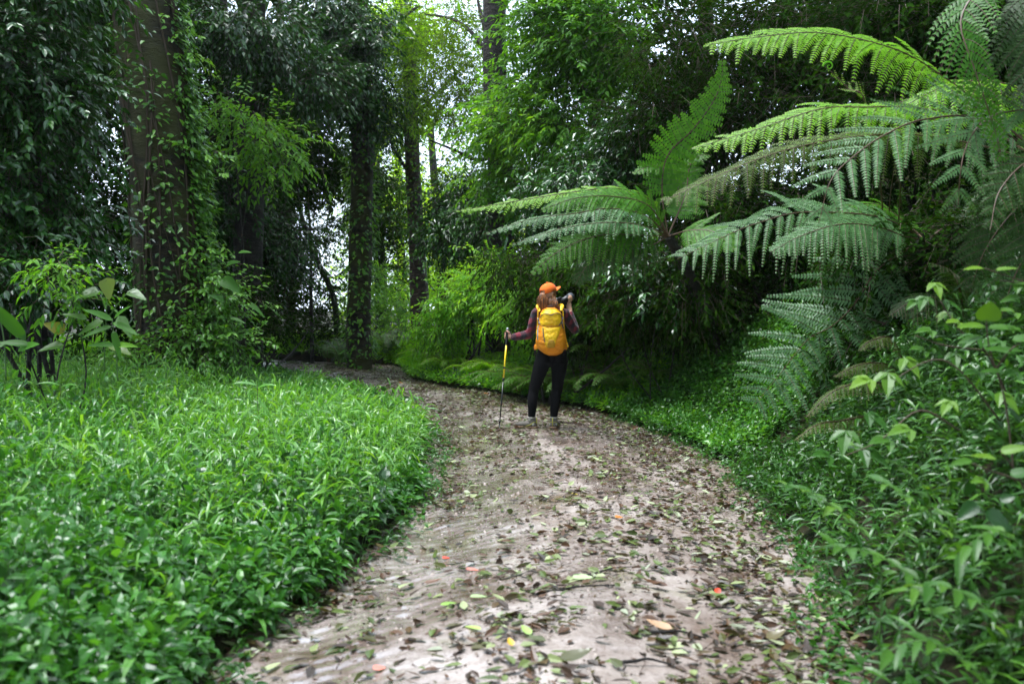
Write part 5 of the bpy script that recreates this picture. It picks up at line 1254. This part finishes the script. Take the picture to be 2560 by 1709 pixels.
# left hand round the pole grip
gp = PT + PD * .075; s1 = nrm(np.array([1.0, .0, 0]) - PD * PD[0]); s2 = nrm(np.cross(PD, s1)); s2 = s2 if s2[1] > 0 else -s2
limb(g, [L_WR, L_WR * .5 + (gp + s1 * .034) * .5, gp + s1 * .034], [.025, .030, .034], .55, (0, 0, 1) if False else s2)
for k in range(4):
    z = gp + PD * (-.030 + .020 * k); rr = .026
    an = np.radians([5, 60, 120, 175, 220][:5 if k < 3 else 4])
    limb(g, [z + s1 * math.cos(t) * rr + s2 * math.sin(t) * rr for t in an], [.0100, .0095, .0088, .0080, .0075][:len(an)], sub=3, sides=10)
limb(g, [gp + s1 * .030 - PD * .028 - s2 * .008, gp - PD * .040 - s2 * .026 + s1 * .012, gp - PD * .052 - s2 * .026 - s1 * .010], [.012, .0105, .009], sub=3, sides=10)
# right hand cradling the lens
pc = LM + E2 * -.060 + E1 * .018 - LD * .008
limb(g, [R_WR, R_WR * .45 + pc * .55, pc], [.025, .030, .036], .55, nrm(pc - LM))
for k in range(4):
    o = LM + LD * (.042 - .020 * k); rr = .048
    an = np.radians([[-70, -30, 8, 38], [-72, -32, 8, 46], [-74, -34, 4, 42], [-76, -40, -6, 24]][k])
    limb(g, [o + E1 * math.cos(t) * rr + E2 * math.sin(t) * rr for t in an], [.0105, .0098, .009, .008], sub=3, sides=10)
an = np.radians([-95, -140, -178]); limb(g, [LM - LD * .03 + E1 * math.cos(t) * .049 + E2 * math.sin(t) * .049 for t in an], [.0125, .011, .009], sub=3, sides=10)
fused('body', g, M['skin'], person, .0045, 3)
g = Geo()
limb(g, [[.047, 0, .865], [.046, 0, .93], [.04, 0, 1.03], [.035, 0, 1.16], [.03, 0, 1.28], [.028, 0, 1.345], [.022, .004, 1.375]], [.155, .158, .135, .142, .160, .145, .080], .68)
for a, b_, c_ in ((L_SH, L_EL, L_WR), (R_SH, R_EL, R_WR)):
    e = nrm(c_ - b_); limb(g, [a, (a + b_) / 2, b_], [.062, .057, .050]); limb(g, [b_, b_ * .55 + c_ * .45, c_ - e * .022], [.051, .050, .037])
limb(g, [[-.10, 0, 1.35], [.02, 0, 1.375], [.15, 0, 1.35]], [.055, .05, .055])
fused('plaid_shirt', g, M['plaid'], person, .007, 4, lambda c: .006 * snoise(c, .09) + .003 * snoise(c, .035))
g = Geo()
limb(g, [[.047, -.01, .84], [.047, -.01, .90], [.045, 0, .96]], [.148, .150, .140], .70)
limb(g, [[-.03, -.045, .84], [-.035, -.04, .80]], [.075, .075]); limb(g, [[.12, -.045, .84], [.12, -.04, .80]], [.075, .075])
up = [.100, .090, .073, .059, .058, .044]
limb(g, LEG_L[:-1] + [[-.189, -.012, .150]], up); limb(g, LEG_R[:-1] + [[.068, -.010, .150]], up)
fused('leggings', g, M['leggings'], person, .007, 4, lambda c: .0025 * snoise(c, .06))
# boots and socks
for A_, F_ in ((AL, FL), (AR, FRt)):
    S_ = np.array([-F_[1], F_[0], 0]); root = link('hiking_boot', None, person)
    g = Geo()
    limb(g, [A_ - F_ * .015 + [0, 0, .05], A_ - F_ * .005 + [0, 0, .115]], [.046, .043])
    limb(g, [A_ - F_ * .03 + [0, 0, .045], A_ + F_ * .05 + [0, 0, .048], A_ + F_ * .13 + [0, 0, .040], A_ + F_ * .175 + [0, 0, .036]], [.042, .045, .043, .034], .80, (0, 0, 1))
    o = fused('hiking_boot', g, M['boot'], person, .005, 2); bpy.data.objects.remove(root)
    g = Geo()
    limb(g, [A_ - F_ * .035 + [0, 0, .016], A_ + F_ * .05 + [0, 0, .014], A_ + F_ * .13 + [0, 0, .015], A_ + F_ * .18 + [0, 0, .020]], [.044, .042, .047, .036], .36, (0, 0, 1))
    c = fused('sole', g, M['sole'], o, .004, 1)
    g = Geo()
    for s in (-1, 1):
        ellip(g, A_ - F_ * .030 + S_ * s * .026 + [0, 0, .052], (.020, .020, .024), [F_, S_, FU])
    part('mesh_panel', g, M['boot_light'], o, True, local=True)
    g = Geo()
    for s in (-1, 1): tube(g, curve([A_ - F_ * .062 + [0, 0, .075], A_ - F_ * .045 + S_ * s * .034 + [0, 0, .078], A_ + F_ * .0 + S_ * s * .05 + [0, 0, .045], A_ + F_ * .05 + S_ * s * .05 + [0, 0, .03]], 10), .004, 5)
    tube(g, [A_ - F_ * .064 + [0, 0, .03], A_ - F_ * .062 + [0, 0, .13]], .006, 5)
    part('trim', g, M['boot_lace'], o, True, local=True)
    g = Geo(); limb(g, [A_ + [0, 0, .10], A_ - F_ * .002 + [0, 0, .118]], [.043, .044]); tube(g, np.array([A_ + np.array([math.cos(t) * .045, math.sin(t) * .045, .128]) for t in np.linspace(0, 6.283, 25)]), .0055, 6)
    link('sock', g.mesh('sock', M['sock'], True), person)
# cap
def cap_geo():
    g = Geo(); n, m = 18, 48; V = []
    tilt = nrm(FU * 1.0 - FD * .22)
    ax = nrm(FD - tilt * np.dot(FD, tilt)); ay = np.cross(tilt, ax)
    for i in range(n + 1):
        for j in range(m):
            ph = j / m * 2 * math.pi; back = max(0, -math.cos(ph)) ** .8
            th = (i / n) * (R(93) + R(14) * back); seam = 1 + .008 * (1 - abs(math.sin(3 * ph))) * math.sin(th)
            rr = (1.06 + .03 * math.sin(3 * ph + 1) * math.sin(th * 1.5)) * seam
            V.append(HC + [0, 0, .030] - FD * .004 + ax * math.sin(th) * math.cos(ph) * .100 * rr + ay * math.sin(th) * math.sin(ph) * .084 * rr + tilt * math.cos(th) * .088 * (1 + .04 * math.cos(ph)))
    F = []
    for i in range(n):
        for j in range(m):
            a = i * m + j; b = i * m + (j + 1) % m
            if i > n * .72 and abs(j - m / 2) < 3.4: continue         # opening at the back for the hair
            F += [[a, b, b + m], [a, b + m, a + m]]
    g.add(V, F); tube(g, [HC + [0, 0, .030] + tilt * .090, HC + [0, 0, .030] + tilt * .097], [.010, .006], 10)
    return g, tilt, ax, ay
g, tilt, ax, ay = cap_geo(); cap = link('cap', g.mesh('cap', M['cap'], True), person)
sol = cap.modifiers.new('thickness', 'SOLIDIFY'); sol.thickness = .003; sol.offset = 1
g = Geo(); V = []; nu, nv = 10, 14
c0 = HC + [0, 0, .034]
for i in range(nu + 1):
    for j in range(nv + 1):
        a = (j / nv - .5) * 2.3; u = i / nu
        inner = ax * math.cos(a) * .104 + ay * math.sin(a) * .088; outl = ax * (.104 + .072 * math.cos(a * .68) ** .7) * math.cos(a * .93) + ay * math.sin(a * .93) * .086
        V.append(c0 + inner * (1 - u) + outl * u + tilt * (-.004 - .020 * (a / 1.15) ** 2 + .008 * u))
F = []
for i in range(nu):
    for j in range(nv): a = i * (nv + 1) + j; F += [[a, a + 1, a + nv + 2], [a, a + nv + 2, a + nv + 1]]
g.add(V, F); br = link('brim', g.mesh('brim', M['cap'], True), cap); sol = br.modifiers.new('thickness', 'SOLIDIFY'); sol.thickness = .004
# hair: gathered at the back of the cap, falling over the pack
g = Geo(); ties = HC - FD * .088 + [0.004, 0, -.012]
limb(g, [ties + FD * .03 + [0, 0, .02], ties + [0, -.01, -.015], ties + [-.006, -.03, -.07], ties + [-.002, -.045, -.13], ties + [-.008, -.05, -.18]], [.022, .038, .046, .040, .018], .8)
limb(g, [HC + [.0, .01, -.02], HC + [.02, -.025, -.08], [.065, -.05, 1.43], [.06, -.07, 1.395]], [.07, .066, .052, .035], .8)
limb(g, [HC + FD * .02 + FR * .066 + [0, 0, .01], HC + FR * .07 + [0, 0, -.06], [.075, -.01, 1.44]], [.020, .026, .025])
hair = fused('hair', g, M['hair'], person, .006, 4, lambda c: .006 * np.sin(c[:, 0] * 260 + 2 * np.sin(c[:, 2] * 30)) * .6)
g = Geo(); rs = np.random.default_rng(12)
for k in range(150):
    a = rs.uniform(-1, 1); s0 = ties + np.array([a * .030, -.02 - .02 * (1 - a * a), .0 + rs.uniform(-.01, .015)])
    e = ties + np.array([a * .055 + rs.normal() * .012, -.055 - rs.random() * .02, -.13 - rs.random() * .07])
    if k > 90: s0 = HC + np.array([rs.uniform(-.01, .075), -.055, rs.uniform(-.06, -.02)]); e = np.array([rs.uniform(.0, .115), -.085 - rs.random() * .02, rs.uniform(1.375, 1.42)])
    md = (s0 + e) / 2 + np.array([rs.normal() * .014 + a * .012, -.02, 0]); tube(g, curve([s0, md, e + [rs.normal() * .01, 0, 0]], 9), np.linspace(.0034, .0012, 9), 4)
link('hair_strands', g.mesh('hair_strands', M['hair'], True), person)
# glasses seen from the side of the face
g = Geo()
for s in (-1, 1):
    tube(g, [HC + FR * s * .079 + [0, 0, .004] - FD * .01, HC + FR * s * .074 + FD * .085 + [0, 0, .008]], .0032, 6)
    ellip(g, HC + FR * s * .036 + FD * .094 + [0, 0, .0], (.004, .030, .020), [FD, FR, FU], 10)
link('glasses', g.mesh('glasses', M['glass_frame'], True), person)

# ---- backpack
pack = thing('backpack', 'yellow and orange hiking backpack worn on the back of the person', 'backpack', ROOT)
PZ = np.array([.850, .875, .93, 1.0, 1.08, 1.16, 1.20, 1.27, 1.33, 1.375, 1.398]); PX = np.array([.050, .046, .036, .030, .030, .030, .030, .028, .026, .025, .024])
PW = np.array([.055, .105, .158, .178, .170, .150, .142, .136, .122, .092, .045]); PDp = np.array([.05, .10, .145, .165, .160, .140, .125, .128, .115, .085, .045])
YB = -.085
def pk(z): return np.interp(z, PZ, PX), np.interp(z, PZ, PW), np.interp(z, PZ, PDp)
def pack_y(x, z, off=0.0):
    """front (camera side) surface of the pack"""
    c, w, d = pk(z); u = np.clip(np.abs((x - c) / w), 0, .995)
    return YB - d * (1 - u ** 2.8) ** (1 / 2.2) - off
def wrinkle(x, z): return .004 * snoise(np.stack([x * 1.4 + z * .5, z * 0, z * 1.5 - x * .6], -1), .05)
zz = np.linspace(.850, 1.398, 70); m = 60; V = []
for z in zz:
    z_ = np.full(m, z); c, w, d = pk(z); a = np.arange(m) / m * 2 * math.pi
    x = c + w * np.sign(np.cos(a)) * np.abs(np.cos(a)) ** .75; s = np.sin(a)
    y = np.where(s < 0, YB - d * np.abs(s) ** .85, YB + .03 * np.abs(s) ** .6); wr = wrinkle(x, z_)
    V.append(np.stack([x + wr * np.cos(a), y + wr * s, z_], -1))
V = np.concatenate(V); i, k = np.meshgrid(np.arange(69), np.arange(m), indexing='ij'); p = (i * m + k).ravel(); q = (i * m + (k + 1) % m).ravel()
F = np.concatenate([np.stack([p, q, q + m], -1), np.stack([p, q + m, p + m], -1), np.stack([np.zeros(m - 2, int), np.arange(2, m), np.arange(1, m - 1)], -1), 69 * m + np.stack([np.zeros(m - 2, int), np.arange(1, m - 1), np.arange(2, m)], -1)])
g = Geo(); g.add(V, F)
bag = link('bag_body', g.mesh('bag_body', M['pack_o'], True), pack)
def patch(name, poly_l, poly_r, z0, z1, mat, off, parent, bulge=.012, n=26, wr=1.0):
    """panel lying on the pack between two side curves x(z)"""
    z = np.linspace(z0, z1, n); xl = np.interp(z, *poly_l); xr = np.interp(z, *poly_r); u = np.linspace(0, 1, 22)
    X = xl[:, None] + (xr - xl)[:, None] * u; Z = np.repeat(z[:, None], 22, 1)
    edge = np.minimum(np.minimum(u, 1 - u)[None] * 8, np.minimum(np.linspace(0, 1, n), np.linspace(1, 0, n))[:, None] * 10); edge = np.clip(edge, 0, 1)
    Y = pack_y(X, Z) + .004 - off - bulge * edge ** .5 + wr * wrinkle(X, Z) * 1.2
    V = np.stack([X, Y, Z], -1).reshape(-1, 3); i, k = np.meshgrid(np.arange(n - 1), np.arange(21), indexing='ij'); a = (i * 22 + k).ravel()
    g = Geo(); g.add(V, np.concatenate([np.stack([a, a + 1, a + 23], -1), np.stack([a, a + 23, a + 22], -1)]))
    o = link(name, g.mesh(name, mat, True), parent); s = o.modifiers.new('thickness', 'SOLIDIFY'); s.thickness = .006; s.offset = -1 if off >= 0 else 1
    return o
lid = patch('lid', ([1.19, 1.22, 1.33, 1.365, 1.39], [-.085, -.104, -.098, -.075, -.02]), ([1.19, 1.22, 1.33, 1.365, 1.39], [.135, .158, .148, .125, .07]), 1.19, 1.39, M['pack_y'], .002, pack, .016)
pan = patch('front_panel', ([.955, 1.03, 1.10, 1.185], [-.035, -.062, -.078, -.095]), ([.955, 1.03, 1.10, 1.185], [.070, .085, .118, .148]), .955, 1.185, M['pack_y'], .0, pack, .014)
patch('patch', ([.945, 1.0, 1.035], [-.018, -.014, -.004]), ([.945, 1.0, 1.035], [.062, .064, .056]), .945, 1.035, M['pack_b'], .016, pan, .004, wr=.3)
def on_pack(cx, cz, off=.004):
    x, z = (cx - 520) / 800.0, (1450 - cz) / 800.0; return np.array([x, float(pack_y(x, z)) - off, z])
def strip(name, pix, off, r, mat, parent, sides=6):
    g = Geo(); c = curve([on_pack(a, b, off) for a, b in pix], 24); tube(g, c, r, sides); return link(name, g.mesh(name, mat, True), parent)
strip('zipper', [(446, 425), (455, 400), (480, 386), (515, 389), (540, 397), (565, 387), (600, 380), (628, 392), (640, 418)], .022, .0042, M['strap_dark'], lid)
strip('zipper', [(470, 355), (500, 343), (545, 340), (590, 346), (625, 366)], .018, .003, M['pack_b'], lid)
strip('zipper', [(466, 512), (468, 560), (474, 600), (482, 642)], .018, .0055, M['strap_dark'], pan)
strip('piping', [(445, 492), (500, 497), (560, 496), (610, 492)], .012, .004, M['pack_b'], lid)
strip('compression_strap', [(428, 500), (422, 540), (420, 580), (417, 625)], .012, .0075, M['strap_blue'], pack)
strip('compression_strap', [(652, 415), (640, 455), (612, 494)], .014, .006, M['strap_dark'], pack)
strip('compression_strap', [(634, 462), (645, 490), (655, 522)], .012, .006, M['strap_dark'], pack)
strip('compression_strap', [(425, 430), (434, 460), (440, 484)], .012, .0065, M['strap_dark'], pack)
for a, b in ((436, 470), (642, 468), (650, 425), (424, 435)):
    g = Geo(); ellip(g, on_pack(a, b, .016), (.012, .006, .009), None, 8); link('buckle', g.mesh('buckle', M['metal_grey'], True), pack)
for pts in ([[-.105, -.11, 1.36], [-.118, -.06, 1.405], [-.105, .03, 1.41], [-.09, .09, 1.33], [-.10, .10, 1.18], [-.12, .04, 1.06], [-.13, -.08, 1.0]],
            [[.145, -.11, 1.37], [.155, -.06, 1.41], [.145, .03, 1.41], [.135, .09, 1.33], [.14, .10, 1.18], [.17, .06, 1.06], [.18, -.08, 1.0]]):
    g = Geo(); limb(g, pts, [.014, .026, .028, .028, .022, .016, .012], .35, (0, 1, 0), 10); link('shoulder_strap', g.mesh('shoulder_strap', M['pack_y'], True), pack)
for pts, nm in (([(-.118, -.10, 1.40), (-.122, -.11, 1.30), (-.125, -.10, 1.20), (-.135, -.10, 1.10)], 'side_strap'), ([(.165, -.10, 1.36), (.172, -.11, 1.25), (.180, -.11, 1.14), (.195, -.10, 1.06)], 'side_strap'),
                ([(.185, -.11, 1.10), (.200, -.12, 1.03), (.212, -.12, .985), (.222, -.12, .955)], 'hanging_strap')):
    g = Geo(); limb(g, np.array(pts), [.008, .008, .008, .009], .4, (0, 1, 0), 8); link(nm, g.mesh(nm, M['pack_y'], True), pack)
g = Geo(); limb(g, [[-.13, -.09, .955], [-.155, -.02, .94], [-.14, .07, .935]], [.035, .034, .03], .3, (1, 0, 0), 12); link('hip_belt', g.mesh('hip_belt', M['pack_o'], True), pack)
g = Geo(); limb(g, [[.19, -.09, .945], [.215, -.02, .935], [.20, .07, .93]], [.024, .022, .02], .3, (1, 0, 0), 12); link('hip_belt', g.mesh('hip_belt', M['pack_o'], True), pack)
g = Geo(); tube(g, curve([[-.01, -.10, 1.39], [.0, -.115, 1.415], [.045, -.115, 1.415], [.055, -.10, 1.39]], 12), .005, 6); link('grab_handle', g.mesh('grab_handle', M['strap_dark'], True), pack)

# ---- trekking pole
pole = thing('trekking_pole', 'black and yellow trekking pole held upright with its tip on the mud', 'trekking pole', ROOT)
def along(t): return PT + PD * t
tot = np.linalg.norm(PB - PT)
g = Geo(); limb(g, [along(.008), along(.04), along(.09), along(.14)], [.017, .0155, .0165, .016], sides=14); limb(g, [along(.14), along(.185)], [.0165, .012], sides=14); link('grip', g.mesh('grip', M['black_plastic'], True), pole)
g = Geo(); limb(g, [along(-.004), along(.006)], [.019, .018], sides=14); gc = link('grip_cap', g.mesh('grip_cap', M['metal_grey'], True), pole)
g = Geo(); limb(g, curve([along(.02) + [.012, -.01, 0], along(.05) + [.045, -.03, 0], L_WR + [.0, -.025, .01], L_WR + [.005, 0, -.03], along(.10) + [.03, -.01, 0]], 8), [.004, .005, .005, .005, .004], sides=8); link('wrist_strap', g.mesh('wrist_strap', M['black_plastic'], True), pole)
g = Geo(); tube(g, [along(.185), along(.57)], .0105, 12); us = link('upper_shaft', g.mesh('upper_shaft', M['pole_y'], True), pole)
g = Geo(); tube(g, [along(.44), along(.443), along(.462), along(.465)], [.0105, .0118, .0118, .0105], 12); link('clamp', g.mesh('clamp', M['black_plastic'], True), pole)
g = Geo(); tube(g, [along(.57), along(.575), along(.60), along(.61)], [.011, .0125, .0125, .009], 12); link('clamp', g.mesh('clamp', M['black_plastic'], True), pole)
g = Geo(); tube(g, [along(.62), along(tot - .06)], [.0085, .0075], 12); link('lower_shaft', g.mesh('lower_shaft', M['pole_k'], True), pole)
g = Geo(); tube(g, [along(tot - .06), along(tot - .02), along(tot)], [.007, .006, .003], 10); link('tip', g.mesh('tip', M['metal_grey'], True), pole)
g = Geo(); bt = tot - .095
tube(g, [along(bt - .006), along(bt - .001), along(bt + .004)], [.012, .050, .046], 18); tube(g, [along(bt - .012), along(bt + .016)], [.012, .011], 12); link('basket', g.mesh('basket', M['black_plastic'], True), pole)

# ---- photo camera
cam3 = thing('photo_camera', 'black camera with a long grey-hooded lens held up by the person', 'camera', ROOT)
def boxr(g, c, ax3, h, r=.008, mat=0):
    """rounded box from an inflated superellipsoid"""
    n = 16; th = np.linspace(0, math.pi, n); ph = np.arange(2 * n) * math.pi / n; Tt, Pp = np.meshgrid(th, ph, indexing='ij'); f = lambda v: np.sign(v) * np.abs(v) ** .38
    S = np.stack([f(np.sin(Tt)) * f(np.cos(Pp)) * h[0], f(np.sin(Tt)) * f(np.sin(Pp)) * h[1], f(np.cos(Tt)) * h[2]], -1).reshape(-1, 3) @ np.array(ax3)
    i, k = np.meshgrid(np.arange(n - 1), np.arange(2 * n), indexing='ij'); p = (i * 2 * n + k).ravel(); q = (i * 2 * n + (k + 1) % (2 * n)).ravel()
    g.add(S + c, np.concatenate([np.stack([p, q + 2 * n, q], -1), np.stack([p, p + 2 * n, q + 2 * n], -1)]), .5, mat)
AX = [E1, LD, E2]
g = Geo(); boxr(g, CC, AX, (.062, .026, .042)); boxr(g, CC + E2 * .046, AX, (.022, .026, .016)); boxr(g, CC + E1 * .052 + LD * .012 - E2 * .003, AX, (.016, .026, .038)); cb = link('camera_body', g.mesh('camera_body', M['black_plastic'], True), cam3)
g = Geo(); tube(g, [CC + E1 * .04 + E2 * .040, CC + E1 * .04 + E2 * .052], .011, 12); tube(g, [CC - E1 * .04 + E2 * .040, CC - E1 * .04 + E2 * .051], .012, 12); link('dial', g.mesh('dial', M['metal_grey'], True), cb)
g = Geo(); tube(g, [CC + LD * t for t in (.02, .05, .052, .10, .102, .15)], [.033, .033, .036, .036, .038, .038], 24); le = link('lens', g.mesh('lens', M['black_plastic'], True), cam3)
M['hood'] = plain_mat('grey_lens_hood', (.07, .08, .095), .4); M['lens_ring'] = plain_mat('grey_lens_ring', (.06, .06, .07), .4)
g = Geo(); tube(g, [CC + LD * t for t in (.158, .16, .222, .224)], [.038, .044, .048, .044], 24); link('lens_hood', g.mesh('lens_hood', M['hood'], True), cam3)
g = Geo(); tube(g, [CC + LD * t for t in (.110, .111, .130, .131)], [.0385, .0400, .0400, .0385], 24); link('zoom_ring', g.mesh('zoom_ring', M['lens_ring'], True), le)
g = Geo(); tube(g, curve([CC - E1 * .06 + E2 * .03, CC - E1 * .075 + [0, 0, -.02], [.07, .12, 1.38], [.05, .06, 1.42]], 14), .005, 6); link('neck_strap', g.mesh('neck_strap', M['black_plastic'], True), cam3)

# ================================================================== MOIST AIR
hz = bpy.data.meshes.new('haze')
X0, X1, Y0, Y1, Z0, Z1 = -70.0, 60.0, -20.0, 150.0, -32.0, 16.0
hv = [(x, y, z) for z in (Z0, Z1) for y in (Y0, Y1) for x in (X0, X1)]
hz.from_pydata(hv, [], [(0, 2, 3, 1), (4, 5, 7, 6), (0, 1, 5, 4), (2, 6, 7, 3), (0, 4, 6, 2), (1, 3, 7, 5)])
m, N, L = new_mat('moist_air'); out = N.new("ShaderNodeOutputMaterial"); pv = N.new("ShaderNodeVolumePrincipled")
pv.inputs['Color'].default_value = (.90, .96, 1.0, 1); pv.inputs['Density'].default_value = 0.0003; pv.inputs['Anisotropy'].default_value = .3
L.new(pv.outputs[0], out.inputs['Volume']); hz.materials.append(m)
tag(link('haze', hz), kind='stuff')
